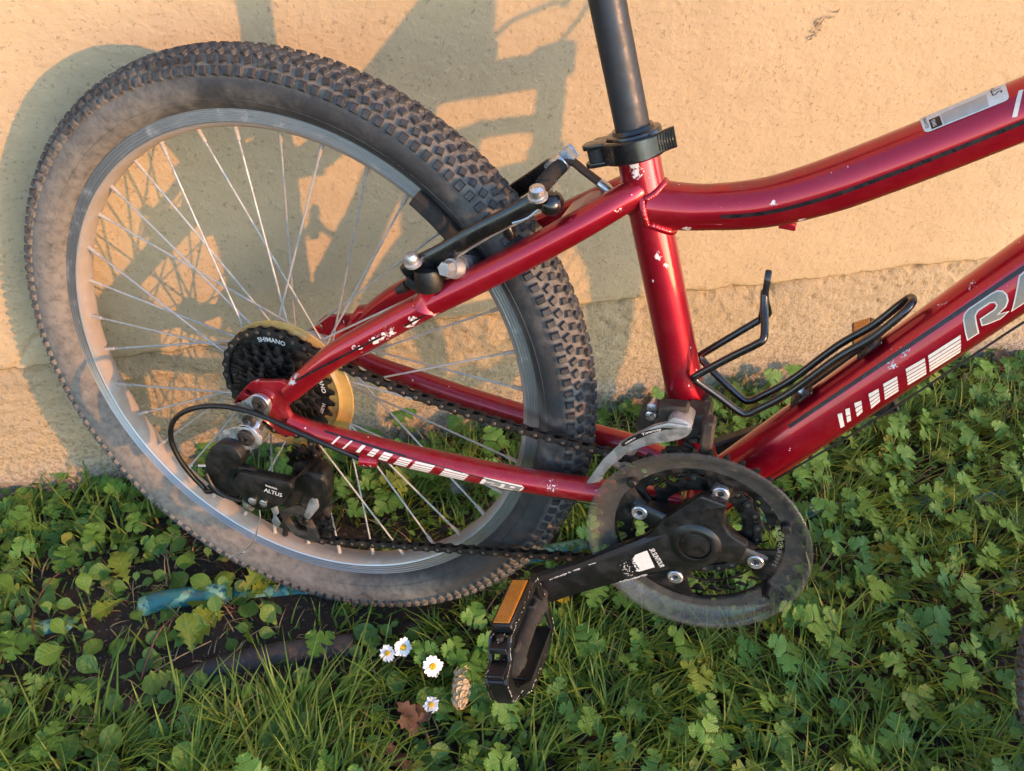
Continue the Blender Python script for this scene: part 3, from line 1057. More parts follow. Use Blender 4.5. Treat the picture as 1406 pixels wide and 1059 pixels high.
def bars(quads, gaps, g, fn, gapw=0.75):
    """slanted bars cut by thin lines, each quad: top-left, top-right, bottom-right, bottom-left"""
    for q, n in zip(quads, gaps):
        tl, tr, br, bl = [Vector(p) for p in q]
        g = G()
        if n == 0:
            decal(g, poly_flat([[tuple(bl), tuple(br), tuple(tr), tuple(tl)]]), fn)
            sub('bar_decal', g, M_WHITE, frame, 60)
            continue
        H = ((tl - bl).length + (tr - br).length) / 2
        for k in range(n):
            a = k / n + (gapw / 2 / H if k else 0)
            b = (k + 1) / n - (gapw / 2 / H if k < n - 1 else 0)
            decal(g, poly_flat([[tuple(bl.lerp(tl, a)), tuple(br.lerp(tr, a)), tuple(br.lerp(tr, b)), tuple(bl.lerp(tl, b))]]), fn)
        sub('bar_decal', g, M_WHITE, frame, 60)
g = G()
bars([((150.5, 2.8), (153.8, 1.6), (146.2, -10.1), (143.0, -9.3)),
      ((157.8, 2.6), (161.0, 1.4), (153.4, -9.1), (150.2, -8.4)),
      ((166.2, 2.4), (171.6, 1.0), (165.2, -8.0), (159.0, -9.2)),
      ((179.2, 2.1), (187.6, 1.2), (180.6, -9.2), (171.1, -10.8)),
      ((192.6, 2.0), (204.0, 0.9), (195.5, -11.4), (183.6, -10.9)),
      ((212.3, 1.8), (227.5, 0.5), (218.6, -13.2), (203.5, -11.8)),
      ((230.4, 0.6), (256.2, -0.3), (246.4, -14.3), (221.5, -13.1))], [0, 2, 3, 4, 5, 5, 5], g, lambda u, v: wd.p(u, v, .22))
bars([((52.5, 8.9), (54.4, 8.7), (48.0, -0.9), (46.3, -0.4)),
      ((64.5, 8.0), (66.4, 7.8), (58.6, -3.0), (56.9, -2.8)),
      ((76.0, 7.1), (79.4, 6.9), (74.0, -2.0), (70.4, -2.0)),
      ((86.9, 6.7), (92.8, 6.6), (87.4, -2.2), (81.4, -2.0)),
      ((97.4, 6.3), (106.2, 6.2), (100.6, -3.2), (92.4, -3.0)),
      ((113.2, 5.6), (124.7, 5.3), (119.0, -4.0), (106.8, -4.2)),
      ((128.0, 5.0), (146.5, 4.7), (140.1, -5.5), (122.0, -5.4)),
      ((156.0, 4.3), (178.7, 3.4), (173.0, -6.2), (150.0, -5.8))], [0, 0, 0, 3, 3, 4, 4, 4], g, on_cs)
bars([((85.6, 18.2), (88.0, 17.6), (80.2, 3.0), (77.5, 3.6)), ((92.5, 18.6), (96.6, 18.0), (88.8, 3.2), (84.6, 3.4))], [0, 0], g, lambda u, v: wt.p(u, v, .22))
# outlined letters: a white shape under a grey one
R_OUT = [(256.0, -7.6), (265.4, -8.0), (268.8, -1.2), (272.2, 4.6), (275.6, 6.4), (284.5, 6.2), (286.6, 4.8), (286.3, 2.6), (283.6, 1.3), (272.6, 1.4), (270.0, -4.0), (273.9, -5.8), (281.8, -8.3), (289.6, -6.7), (283.6, -3.6), (290.0, -2.4), (294.0, 0.6), (296.0, 4.6), (295.8, 8.2), (293.2, 10.6), (289.3, 11.3), (271.8, 11.6), (267.4, 10.4), (264.4, 7.6), (259.6, -0.4)]
A_OUT = [(289.4, -8.2), (305.0, 6.6), (309.0, 10.4), (318.0, 11.2), (322.0, 8.0), (321.0, -9.4), (311.5, -9.2), (311.8, -4.2), (304.6, -4.4), (300.6, -8.4)]
A_IN = [(308.2, -0.6), (312.4, -0.4), (312.9, 5.6)]
decal(g, poly_flat([R_OUT]), lambda u, v: wd.p(u, v, .22))
sub('letter_outline', g, M_WHITE, frame, 60)
g = G()
decal(g, poly_flat([A_OUT, A_IN]), lambda u, v: wd.p(u, v, .22))
sub('letter_outline', g, M_WHITE, frame, 60)
g = G()
T24 = [(188.5, -3.4), (192.4, 3.4), (205.0, 3.2), (226.8, 2.2), (229.4, 0.2), (224.0, -7.4), (206.0, -7.2), (203.0, -5.0), (188.4, -5.2)]
decal(g, poly_flat([T24]), on_cs)
sub('number_outline', g, M_WHITE, frame, 60)

def inset(pts, d):
    """shrink a closed outline"""
    n = len(pts)
    ar = sum(pts[i - 1][0] * pts[i][1] - pts[i][0] * pts[i - 1][1] for i in range(n))
    sg = 1 if ar > 0 else -1
    out = []
    for i in range(n):
        a, b, c = Vector(pts[i - 1]), Vector(pts[i]), Vector(pts[(i + 1) % n])
        n1 = Vector((-(b - a).y, (b - a).x)).normalized() * sg
        n2 = Vector((-(c - b).y, (c - b).x)).normalized() * sg
        m = n1 + n2
        m = m / max(0.35, m.dot(n1)) if m.length > 1e-6 else n1
        out.append(tuple(b + m * d))
    return out
g = G()
decal(g, poly_flat([inset(R_OUT, 0.95)]), lambda u, v: wd.p(u, v, .34))
sub('grey_letter', g, M_GREYINK, frame, 60)
g = G()
decal(g, poly_flat([inset(A_OUT, 0.95), inset(A_IN, -0.95)]), lambda u, v: wd.p(u, v, .34))
sub('grey_letter', g, M_GREYINK, frame, 60)
g = G()
TWO = [(0, 1), (1, 1), (1, .40), (.40, .40), (.40, .27), (1, .27), (1, 0), (0, 0), (0, .62), (.60, .62), (.60, .75), (0, .75)]
FOUR = [(0, 1), (.34, 1), (.34, .56), (.64, .56), (.64, 1), (1, 1), (1, 0), (.64, 0), (.64, .28), (0, .28)]
for shp, u0 in ((TWO, 191.2), (FOUR, 209.0)):
    decal(g, poly_flat([[(u0 + x * 14.6 + y * 3.6, -5.9 - (u0 - 191) * 0.05 + y * 7.4) for x, y in shp]]), lambda u, v: on_cs(u, v) + V3(0, -0.14, 0))
sub('grey_number', g, M_GREYINK, frame, 60)
# warranty sticker on the top tube
stick = rounded([(29.6, 36), (30.2, 15.4), (79.6, 14.8), (81.0, 34)], [1, 3, 3, 2], 4)
g = G()
decal(g, poly_flat([stick]), lambda u, v: wt.p(u, v, .18), 4, 2)
sk = sub('frame_sticker', g, M_WHITE, frame, 60)
g = G()
decal(g, poly_flat([[(42, 16.2), (68.2, 15.8), (69.2, 27), (42, 26)]]), lambda u, v: wt.p(u, v, .28), 4, 2)
sub('sticker_panel', g, M_SILVERINK, frame, 60)
g = G()
decal(g, poly_flat([[(34.6, 16.2), (41.2, 16.2), (41.2, 25), (34.6, 25)]]), lambda u, v: wt.p(u, v, .30), 4, 2)
sub('sticker_box', g, M_BLACKINK, frame, 60)
g = G()
for (s_, size, cu_, cv_) in (('ST', 8.5, 75.0, 25.5), ('3 YEARS', 2.6, 73.5, 32.0)):
    VF = text_flat(s_, size, 0, 0.05)
    decal(g, ([(cu_ - y, cv_ + x * 0.8) for x, y in VF[0]], VF[1]), lambda u, v: wt.p(u, v, .30), 3, 2)
sub('sticker_print', g, M_BLACKINK, frame, 60)
g = G()
VF = text_flat('GUARANTEE', 3.0)
decal(g, ([(32.4 + y, 25.0 - x * 0.8) for x, y in VF[0]], VF[1]), lambda u, v: wt.p(u, v, .30), 3, 2)
sub('sticker_print', g, M_BLACKINK, frame, 60)
g = G()
VF = text_flat('YEARS', 3.0, 0, 0.05)
decal(g, ([(36.8 + y, 20.5 - x * 0.75) for x, y in VF[0]], VF[1]), lambda u, v: wt.p(u, v, .42), 3, 2)
sub('sticker_print', g, M_WHITE, frame, 60)
# small cable guide under the top tube, cable stop on the stay, bottle cage bosses
g = G()
g.box(on_top(20, -27) + V3(0, 3, -2), (12, 8, 5))
sub('cable_guide', g, M_RED, frame)
g = G()
g.tube([(103, -66, -33), (119, -62, -33)], 6.2, 14)
g.box((110, -62, -28), (13, 8, 9))
sub('cable_stop', g, M_RED, frame)
for u in (135, 201):
    p = DT_A + (DT_B - DT_A).normalized() * u
    nrm = V3(-(DT_B - DT_A).normalized().z, 0, (DT_B - DT_A).normalized().x)
    g = G()
    g.cyl(p + nrm * 20, p + nrm * 25.5, 5.5, 14)
    sub('frame_boss', g, M_RED, frame)
g = G()
g.cyl((108, -68.6, -36), (108, -70, -36.5), 2.4, 10)
sub('frame_rivet', g, M_STEEL, frame)

# ---- seat post, clamp, saddle
sd = (ST_B - ST_A).normalized()
g = G()
g.tube([ST_B - sd * 60, ST_B + sd * 236], 12.8, 28)
part('seat_post', g, M_SATIN)
g = G()
cc = ST_B + sd * 2
g.lathe([(16.2, -10), (20.0, -9.5), (20.6, -8), (20.6, 8), (20.0, 9.5), (16.4, 10), (15, 12.5), (13.0, 12.5), (13.0, -10)], cc, sd, 40, closed=True)
e_b = V3(-1, 0, 0)
e_b = (e_b - sd * e_b.dot(sd)).normalized()       # rearward, square to the post
e_f = -e_b
# ears at the back with the bolt through them
for s_ in (-1, 1):
    g.box(cc + e_b * 24 + Y1 * (s_ * 6.5), (16, 7, 15), Matrix((e_b, Y1, sd)).transposed())
clamp = part('seat_clamp', g, M_BLACK)
g = G()
ear = cc + e_b * 24 - Y1 * 9
g.cyl(ear + sd * 8 + e_b * 3, ear - sd * 8 + e_b * 3, 7.6, 18)
sub('clamp_barrel', g, M_RUBBER, clamp)
g = G()
# quick release lever: a fork round the barrel, then a curved blade that wraps the camera side and ends in a ribbed tab
for s_ in (-1, 1):
    V, F = plate([rounded([(-9, -8), (10, -9), (10, 9), (-9, 8)], [7, 3, 3, 7], 5)], 3.6, ear + sd * (s_ * 6.6) + e_b * 4, e_f, -Y1, 0.6)
    g.add(V, F)
arcs = []
for k in range(15):
    q = radians(38 + 84 * k / 14)
    arcs.append(cc + (e_b * cos(q) - Y1 * sin(q)) * 25.0)
arcs += [cc + e_f * 18.5 - Y1 * 19.5, cc + e_f * 23 - Y1 * 18, cc + e_f * 28 - Y1 * 17, cc + e_f * 33 - Y1 * 16.5]
vs, fs = [], []
hw = 8.2
for i, p in enumerate(arcs):
    rad = (p - cc)
    rad = (rad - sd * rad.dot(sd)).normalized()
    if i >= 14:
        rad = (-Y1 + e_f * 0.12).normalized()
    h = hw if i < 15 else hw * 0.9
    up_ = sd * (0, 0.8, 2.0, 3.0, 3.6)[max(0, i - 14)]
    for (a, b) in ((2.4, h - 1.2), (1.2, h), (-1.6, h), (-1.6, -h), (1.2, -h), (2.4, -h + 1.2)):
        vs.append(p + rad * a + sd * b + up_)
n = 6
for i in range(len(arcs) - 1):
    for k in range(n):
        l = (k + 1) % n
        fs.append((i * n + k, i * n + l, (i + 1) * n + l, (i + 1) * n + k))
fs.append(tuple(range(n)))
fs.append(tuple((len(arcs) - 1) * n + k for k in range(n)))
g.add(vs, fs)
for k in range(6):
    p = cc + e_f * (21.5 + k * 1.9) - Y1 * (20.8 - k * 0.32) + sd * 2.4
    g.box(p, (0.9, 1.2, 12), Matrix((e_f, Y1, sd)).transposed())
sub('clamp_lever', g, M_BLACK, clamp)
g = G()
top = ST_B + sd * 240
pts = [(top + V3(-120, 0, 22), 62, 16), (top + V3(-95, 0, 26), 72, 20), (top + V3(-55, 0, 24), 62, 20), (top + V3(-10, 0, 20), 36, 18), (top + V3(50, 0, 19), 22, 15), (top + V3(105, 0, 17), 17, 13), (top + V3(125, 0, 10), 11, 9)]
vs, fs = [], []
for c_, wv, hv in pts:
    for k in range(18):
        a = 2 * pi * k / 18
        vs.append(c_ + V3(0, cos(a) * wv, sin(a) * hv * (1 if sin(a) > 0 else 0.5)))
for i in range(len(pts) - 1):
    for k in range(18):
        l = (k + 1) % 18
        fs.append((i * 18 + k, i * 18 + l, (i + 1) * 18 + l, (i + 1) * 18 + k))
fs += [tuple(range(18)), tuple((len(pts) - 1) * 18 + k for k in range(18))]
g.add(vs, fs)
for s_ in (-1, 1):
    g.tube(smooth_path([top + V3(-85, s_ * 32, 12), top + V3(-40, s_ * 22, -2), top + V3(40, s_ * 20, -2), top + V3(100, s_ * 8, 10)], 5), 3.5, 8)
g.cyl(top + V3(0, -24, -6), top + V3(0, 24, -6), 11, 16)
part('saddle', g, M_PLASTIC)

# ---- wheels
def tyre_geo():
    g = G()
    n, R0, r = 180, 277.5, 25.5
    prof = []
    for k in range(26):
        a = radians(-150 + 300 * k / 25)
        prof.append((R0 + cos(a) * r * (1.0 if abs(a) < 1.9 else 0.96), sin(a) * r))
    prof += [(256, 9.5), (256, -9.5)]
    g.lathe(prof, (0, 0, 0), (0, 1, 0), n, closed=True)
    # tread: paired shoulder blocks, alternating inner blocks and a broken centre row
    NK = 162
    rnd = random.Random(5)
    for i in range(NK):
        th = 2 * pi * i / NK
        for (off, phi, L, W, Hh, tw) in ((0.0, 65, 6.0, 7.4, 4.4, 0.0), (0.0, -65, 6.0, 7.4, 4.4, 0.0), (0.5, 45, 5.8, 6.2, 4.4, 0.3), (0.5, -45, 5.8, 6.2, 4.4, -0.3), (0.05, 27, 5.8, 5.8, 4.3, -0.35), (0.05, -27, 5.8, 5.8, 4.3, 0.35), (0.55, 9, 6.2, 5.6, 4.2, 0.4), (0.55, -9, 6.2, 5.6, 4.2, -0.4)):
            t = th + 2 * pi / NK * off
            ph = radians(phi)
            er = V3(cos(t), 0, sin(t))
            et = V3(-sin(t), 0, cos(t))
            nrm = er * cos(ph) + Y1 * sin(ph)
            sid = -er * sin(ph) + Y1 * cos(ph)
            c_ = er * R0 + nrm * (r + Hh * 0.32)
            a, b = et * cos(tw) + sid * sin(tw), sid * cos(tw) - et * sin(tw)
            L2, W2 = L / 2 * rnd.uniform(.93, 1.05), W / 2
            bot, tp = -Hh * 0.75, Hh * 0.5 * rnd.uniform(0.85, 1.05)
            vs = []
            for hh, k_ in ((bot, 1.15), (tp - 0.9, 1.0), (tp, 0.80)):
                for sx, sy in ((-1, -1), (1, -1), (1, 1), (-1, 1)):
                    vs.append(c_ + a * (sx * L2 * k_ * rnd.uniform(.9, 1.06)) + b * (sy * W2 * k_ * rnd.uniform(.9, 1.06)) + nrm * (hh + rnd.uniform(-.35, .2)))
            fs = [(8, 9, 10, 11)]
            for lv in (0, 4):
                for k in range(4):
                    l = (k + 1) % 4
                    fs.append((lv + k, lv + l, lv + 4 + l, lv + 4 + k))
            g.add(vs, fs)
    # bead line and moulded lettering ring on both sidewalls
    for s_ in (-1, 1):
        a = radians(118) * s_
        g.lathe([(R0 + cos(a) * r - 0.2, sin(a) * r - s_ * .3), (R0 + cos(a) * r + 0.4, sin(a) * r + s_ * 0.4), (R0 + cos(a) * r + 1.4, sin(a) * r - s_ * .3)], (0, 0, 0), (0, 1, 0), n)
        for (txt, deg) in (('50-507 (24x1.95)', -112), ('MAX 65 PSI', 62), ('50-507', 188)):
            VF = text_flat(txt, 7.2, 0, 0.1)
            V, F = VF
            pts = []
            for (u, v) in V:
                an = radians(deg) + (u / 262.0) * (1 if deg < 0 or deg > 150 else -1)
                k_ = 1 if (deg < 0 or deg > 150) else -1
                rad_a = radians(112) + (-v * k_ * -1) / r * 1.0
                rr_, yy_ = R0 + cos(rad_a) * (r + 0.35), -sin(rad_a) * (r + 0.35)
                pts.append((rr_ * cos(an), yy_ * (1 if s_ < 0 else -1), rr_ * sin(an)))
            g.add(pts, F)
    return g
def rim_geo():
    g = G()
    prof = [(259.5, 12.0), (258.5, 12.6), (256.5, 12.1)]
    for k in range(4):
        r0 = 255.8 - k * 2.6
        prof += [(r0, 12.1), (r0 - 0.35, 11.75), (r0 - 0.9, 11.75), (r0 - 1.2, 12.1)]
    prof += [(245.4, 12.1), (244.2, 11.3), (242.0, 9.9), (239.8, 6.5), (239.0, 0)]
    full = prof + [(r_, -h) for r_, h in prof[-2::-1]] + [(257.5, -10.6), (251, -9.8), (250.5, 0), (251, 9.8), (257.5, 10.6)]
    g.lathe(full, (0, 0, 0), (0, 1, 0), 216, closed=True)
    return g
def spoke_frames():
    """36 spokes, three cross: (rim point, hub point)"""
    out = []
    for k in range(36):
        th = radians(10 * k)
        side = -1 if k % 2 == 0 else 1
        lead = 1 if (k // 2) % 2 == 0 else -1
        fl_y, fl_r = (-20, 22) if side < 0 else (33, 22)
        hub_a = th + lead * radians(58) + radians(2)
        rim = V3(239.6 * cos(th), side * 1.5, 239.6 * sin(th))
        hub = V3(fl_r * cos(hub_a), fl_y + side * lead * 1.6, fl_r * sin(hub_a))
        out.append((rim, hub))
    return out
wheel = holder('rear_wheel')
tyre_me = tyre_geo().mesh('tyre', M_TYRE, True, 42)
rim_me = rim_geo().mesh('rim', M_RIM, True, 30)
link('tyre', tyre_me, wheel)
link('rim', rim_me, wheel)
# one spoke mesh along +Z from the hub to the rim, nipple at its end; every spoke is a placed copy
SL = 232.0
g = G()
g.cur = 0
g.tube([(0, 0, 0), (0, 0, SL - 10)], 1.0, 8)
g.cur = 1
g.lathe([(1.0, SL - 13), (1.9, SL - 12.4), (2.0, SL - 2), (2.6, SL - 1), (2.6, SL + 2.4)], (0, 0, 0), (0, 0, 1), 10)
spoke_me = g.mesh('spoke', [M_SPOKE, M_NIPPLE])
def put_spokes(parent):
    for rim_p, hub_p in spoke_frames():
        d = rim_p - hub_p
        q = d.to_track_quat('Z', 'Y')
        o = link('spoke', spoke_me, parent)
        o.matrix_local = Matrix.Translation(hub_p * 0.001) @ q.to_matrix().to_4x4() @ Matrix.Scale(d.length / SL, 4, (0, 0, 1))
put_spokes(wheel)
g = G()
hubprof = [(5, -62), (9, -60), (12, -26), (26, -21.5), (26, -18.5), (14, -14), (11, 0), (12, 22), (26, 31.5), (26, 34.5), (14, 38), (9, 58), (5, 62)]
g.lathe(hubprof, (0, 0, 0), (0, 1, 0), 32)
hub_me = g.mesh('hub', M_ALU)
link('hub', hub_me, wheel)
g = G()
g.cyl((0, -72, 0), (0, 72, 0), 4.8, 14)
g.cyl((0, 71, 0), (0, 80, 0), 9, 6)
sub('axle', g, M_STEEL, wheel)
# amber spoke protector: a dished ring with a raised band
g = G()
pc, pa = V3(7, 0, -5), V3(0.02, 1, -0.015)
g.lathe([(24, -25.2), (53, -25.0), (55, -27.0), (57, -28.4), (59, -27.0), (61, -25.4), (69.6, -24.4), (70.4, -23.6), (70, -22.6), (61, -23.4), (53, -23.2), (24, -23.2)], pc, pa, 72, closed=True)
for k in range(12):
    a = radians(30 * k + 8)
    g.box(pc + V3(65 * cos(a), -25.2, 65 * sin(a)), (9, 0.7, 1.2), Matrix.Rotation(-a, 3, 'Y'))
sub('spoke_protector', g, M_AMBER, wheel)
# valve
g = G()
va = radians(263)
g.tube([V3(238 * cos(va), 0, 238 * sin(va)), V3(212 * cos(va), 0, 212 * sin(va))], [3.4, 2.6], 10)
g.tube([V3(224 * cos(va), 0, 224 * sin(va)), V3(206 * cos(va), 0, 206 * sin(va))], [4.4, 4.2], 12)
sub('valve', g, M_PLASTIC, wheel)

# ---- freewheel: seven sprockets
def sprocket(n, root_r, tip_r, holes, phase=0.0):
    out = []
    for i in range(n):
        a0 = phase + 2 * pi * i / n
        st = 2 * pi / n
        for (f, r_) in ((-0.5, root_r), (-0.36, root_r + 0.15), (-0.20, root_r + (tip_r - root_r) * .45), (-0.11, tip_r - 0.2), (-0.05, tip_r), (0.05, tip_r), (0.11, tip_r - 0.2), (0.20, root_r + (tip_r - root_r) * .45), (0.36, root_r + 0.15)):
            out.append((r_ * cos(a0 + f * st), r_ * sin(a0 + f * st)))
    return [out] + holes
fw = holder('freewheel')
cogs = [(28, -30), (22, -36.0), (20, -41.0), (18, -46.0), (16, -51.0), (15, -55.6), (14, -60.2)]
for n, y in cogs:
    pr = n * 12.7 / (2 * pi)
    holes = [circ(0, 0, pr * 0.52 if n < 28 else 31, 40)]
    g = G()
    V, F = plate(sprocket(n, pr - 3.6, pr + 3.0, holes, 0.3 * n), 2.2, (0, y, 0), (1, 0, 0), (0, 0, 1), 0.35)
    g.add(V, F)
    if n < 28:
        # spacer ring and the arms behind each sprocket
        g.lathe([(pr * .52, y + 1), (pr * .72, y + 1), (pr * .72, y + 4.2), (pr * .52, y + 4.2)], (0, 0, 0), (0, 1, 0), 40, closed=True)
    else:
        g.lathe([(26, y - 1), (31.5, y - 1), (31.5, y + 3), (26, y + 3)], (0, 0, 0), (0, 1, 0), 40, closed=True)
    sub('sprocket', g, M_SPROCKET, fw)
g = G()
g.lathe([(10, -66), (14, -66), (17, -63), (17, -26), (26, -26), (26, -24)], (0, 0, 0), (0, 1, 0), 32)
sub('freewheel_body', g, M_SPROCKET, fw)
g = G()
for (txt, deg, size) in (('SHIMANO', 95, 6.6), ('SHIMANO', 22, 6.6), ('14-28T', -17, 4.6), ('SHIMANO', 200, 6.6)):
    V, F = sliced(text_flat(txt, size, 0.0, 0.14), 2.0, 0)
    g.add([V3((48.6 + v) * cos(radians(deg) - u / 48.6), -31.3, (48.6 + v) * sin(radians(deg) - u / 48.6)) for u, v in V], F)
sub('sprocket_lettering', g, M_WHITE, fw, 60)

# ---- crankset
BB = V3(414, 0, -20)
EX, EZ = V3(1, 0, 0), V3(0, 0, 1)
crank = holder('crankset')
SPA = [radians(a) for a in (80, 170, -10, -100)]
def ring(n, y, r_band, tab, name, bolt_r=52.0, thick=2.4):
    pr = n * 12.7 / (2 * pi)
    inner = []
    for k in range(144):
        a = 2 * pi * k / 144
        r_ = r_band
        if tab:
            for s_ in SPA:
                d = abs((a - s_ + pi) % (2 * pi) - pi)
                if d < 0.36:
                    r_ = min(r_, r_band - (r_band - tab) * (0.5 + 0.5 * cos(min(1, max(0, (d - 0.13) / 0.20)) * pi)))
        inner.append((r_ * cos(a), r_ * sin(a)))
    holes = [inner]
    if tab and n > 30:
        for j in range(4):
            c_ = (SPA[j] + radians(45))
            for dd in (-0.22, 0.22):
                holes.append(circ((pr - 10.5) * cos(c_ + dd), (pr - 10.5) * sin(c_ + dd), 3.0, 12))
    g = G()
    V, F = plate(sprocket(n, pr - 3.6, pr + 2.8, holes), thick, BB + Y1 * y, EX, EZ, 0.4)
    g.add(V, F)
    return sub(name, g, M_SPROCKET, crank)
ring(24, -40, 36, 26, 'chainring')
ring(34, -47, 58, 44, 'chainring')
ring(42, -54, 70.5, 45, 'chainring', thick=3.0)
# spider arms behind the outer ring
g = G()
for s_ in SPA:
    d = V3(cos(s_), 0, sin(s_))
    w = V3(-sin(s_), 0, cos(s_))
    vs = []
    for (r_, hw, y0, y1) in ((14, 15, -40, -66), (34, 10.5, -46, -62), (48, 8.5, -48, -58.5), (60, 7.5, -49, -57.0)):
        c_ = BB + d * r_
        vs += [c_ + w * hw + Y1 * y0, c_ - w * hw + Y1 * y0, c_ - w * hw + Y1 * (y1 + 2), c_ - w * (hw - 2.5) + Y1 * y1, c_ + w * (hw - 2.5) + Y1 * y1, c_ + w * hw + Y1 * (y1 + 2)]
    fs = []
    for i in range(3):
        for k in range(6):
            l = (k + 1) % 6
            fs.append((i * 6 + k, i * 6 + l, i * 6 + 6 + l, i * 6 + 6 + k))
    fs.append(tuple(18 + k for k in range(6)))
    g.add(vs, fs)
g.lathe([(14, -36), (24, -38), (26, -44), (24, -62), (12, -64)], BB, Y1, 28)
sub('spider', g, M_CRANK, crank)
g = G()
g.lathe([(21, -36), (21, -30), (17, -28), (15, -28), (15, -38)], BB, Y1, 28)
g.lathe([(21, 36), (21, 31), (17, 29)], BB, Y1, 28)
g.cyl(BB + Y1 * -66, BB + Y1 * 66, 8, 14)
sub('bottom_bracket', g, M_SPROCKET, crank)
for s_ in SPA:
    p = BB + V3(cos(s_), 0, sin(s_)) * 52
    g = G()
    g.lathe([(2.9, -57.2), (2.9, -59.6), (3.4, -60.3), (6.0, -60.5), (6.9, -59.7), (7.2, -58.0), (7.2, -56.5)], p, Y1, 20)
    for k in range(6):
        pass
    b = sub('chainring_bolt', g, M_STEEL, crank)
    g = G()
    V, F = plate([circ(0, 0, 3.1, 6)], 0.4, p + Y1 * -57.6, EX, EZ, 0.05)
    g.add(V, F)
# clear guard ring with fine concentric steps
g = G()
pr = [(71, -57.4), (71.3, -59.2), (74, -59.8), (79, -61.0), (80, -61.8), (83.6, -63.0), (85.2, -65.0), (87.0, -69.0), (88.4, -70.6), (90.4, -71.2), (92.4, -71.0), (93.2, -70.0), (93.2, -68.6), (91.6, -68.4), (89.4, -67.6), (87.4, -63.6), (85.0, -61.2), (79, -58.8), (74, -57.8)]
g.lathe(pr, BB, Y1, 120, closed=True)
sub('chain_guard', g, M_GUARD, crank)
# the catch pin and guard screws
for a, r_ in ((-26, 74), (146, 75), (30, 75)):
    p = BB + V3(cos(radians(a)) * r_, 0, sin(radians(a)) * r_)
    g = G()
    g.lathe([(0, -70 if a == -26 else -66), (3.2, -72 if a == -26 else -66), (4.2, -65), (4.6, -60), (4.6, -52)], p, Y1, 16)
    sub('guard_pin', g, M_PLASTIC, crank)
g = G()
VF = sliced(text_flat('SR SUNTOUR P.P.P.E', 5.0, 0.0, 0.0), 2.5, 0)
g.add([V3(BB.x + (67 + v) * cos(radians(10) - u / 67), -55.9, BB.z + (67 + v) * sin(radians(10) - u / 67)) for u, v in VF[0]], VF[1])
sub('ring_lettering', g, M_GREYINK, crank, 60)
# crank arm: winged centre and a tapering arm
CU = V3(-0.797, 0, -0.602)
CP = V3(-0.602, 0, 0.797)
CL = 153.0
g = G()
star = rounded([(388, 3), (408, 32), (430, 29), (429, 14), (436, 1), (455, -6), (453, -25), (434, -32), (414, -40), (386, -66), (366, -40)], [9, 3, 3, 7, 7, 3, 3, 7, 10, 8, 8], 4)
V, F = plate([[(a - 414, b + 20) for a, b in star]], 9.0, BB + Y1 * -64.5, EX, EZ, 2.2)
g.add(V, F)
g.lathe([(27, -63), (24, -67.5), (20, -70.2), (17.4, -71.4), (14.6, -71.8), (13.4, -71.4), (13.4, -69)], BB, Y1, 40)
sec = []
for (t, hw, yf, yb) in ((6, 22, -68.5, -58), (22, 21, -70, -59), (45, 18.5, -73, -61), (75, 16.5, -77, -64), (105, 15.0, -81, -68), (130, 14.5, -84, -71), (146, 15.2, -86, -73), (157, 13.5, -86.3, -73.5), (163, 9.5, -86, -74), (166, 4, -85, -75)):
    c_ = BB + CU * t
    b = 4.2
    sec.append([c_ + CP * (hw - 1) + Y1 * yb, c_ + CP * hw + Y1 * (yb - 3), c_ + CP * hw * 0.98 + Y1 * (yf + b), c_ + CP * (hw * 0.80) + Y1 * (yf + 0.7), c_ + CP * (hw * 0.45) + Y1 * yf,
                c_ - CP * (hw * 0.5) + Y1 * yf, c_ - CP * (hw * 0.86) + Y1 * (yf + 0.8), c_ - CP * hw * 0.99 + Y1 * (yf + b), c_ - CP * hw + Y1 * (yb - 3), c_ - CP * (hw - 1) + Y1 * yb])
n = 10
vs = [p for s_ in sec for p in s_]
fs = []
for i in range(len(sec) - 1):
    for k in range(n):
        l = (k + 1) % n
        fs.append((i * n + k, i * n + l, i * n + n + l, i * n + n + k))
fs += [tuple(range(n)), tuple((len(sec) - 1) * n + k for k in range(n))]
g.add(vs, fs)
crank_arm = sub('crank_arm', g, M_CRANK, crank, 30)
g = G()
g.lathe([(0, -70.4), (11.5, -70.6), (12.6, -70.2), (12.8, -68)], BB, Y1, 36)
sub('crank_cap', g, M_PLASTIC, crank)
# print on the arm
def on_arm(u, v):
    """u along the arm from the axle, v across it (up positive); just proud of the face"""
    yf = -68.5 + (-77 + 68.5) * (u - 6) / 69 if u < 75 else -77 - (u - 75) * 0.1333
    for (a, b, ya, yb_) in ((6, 22, -68.5, -70), (22, 45, -70, -73), (45, 75, -73, -77)):
        if a <= u < b:
            yf = ya + (yb_ - ya) * (u - a) / (b - a)
    return BB + CU * u + CP * v + Y1 * (yf - 0.18)
g = G()
blk = [(42.5, -10.0), (40.5, 8.5), (52, 8.0), (58.5, 3.0), (58.0, -2.0), (59.5, -8.0), (57.0, -9.6)]
decal(g, poly_flat([blk]), on_arm, 4, 4)
VF = text_flat('SR SUNTOUR', 6.2, 0.18, 0.12, 0.92)
decal(g, ([(36.6 - y, -1.6 - x * 0.60) for x, y in VF[0]], VF[1]), on_arm, 4, 4)
rn = random.Random(3)
for k in range(46):
    u, v = 63 + rn.uniform(-3, 7), -4 + rn.gauss(0, 4)
    s_ = rn.uniform(0.2, 0.75)
    V_, F_ = [(u + s_ * cos(a), v + s_ * 0.7 * sin(a)) for a in (0.2, 1.9, 3.3, 5.0)], [(0, 1, 2, 3)]
    g.add([on_arm(*q) for q in V_], F_)
VF = text_flat('XCE', 11.0, 0.0, 0.15, 0.85)
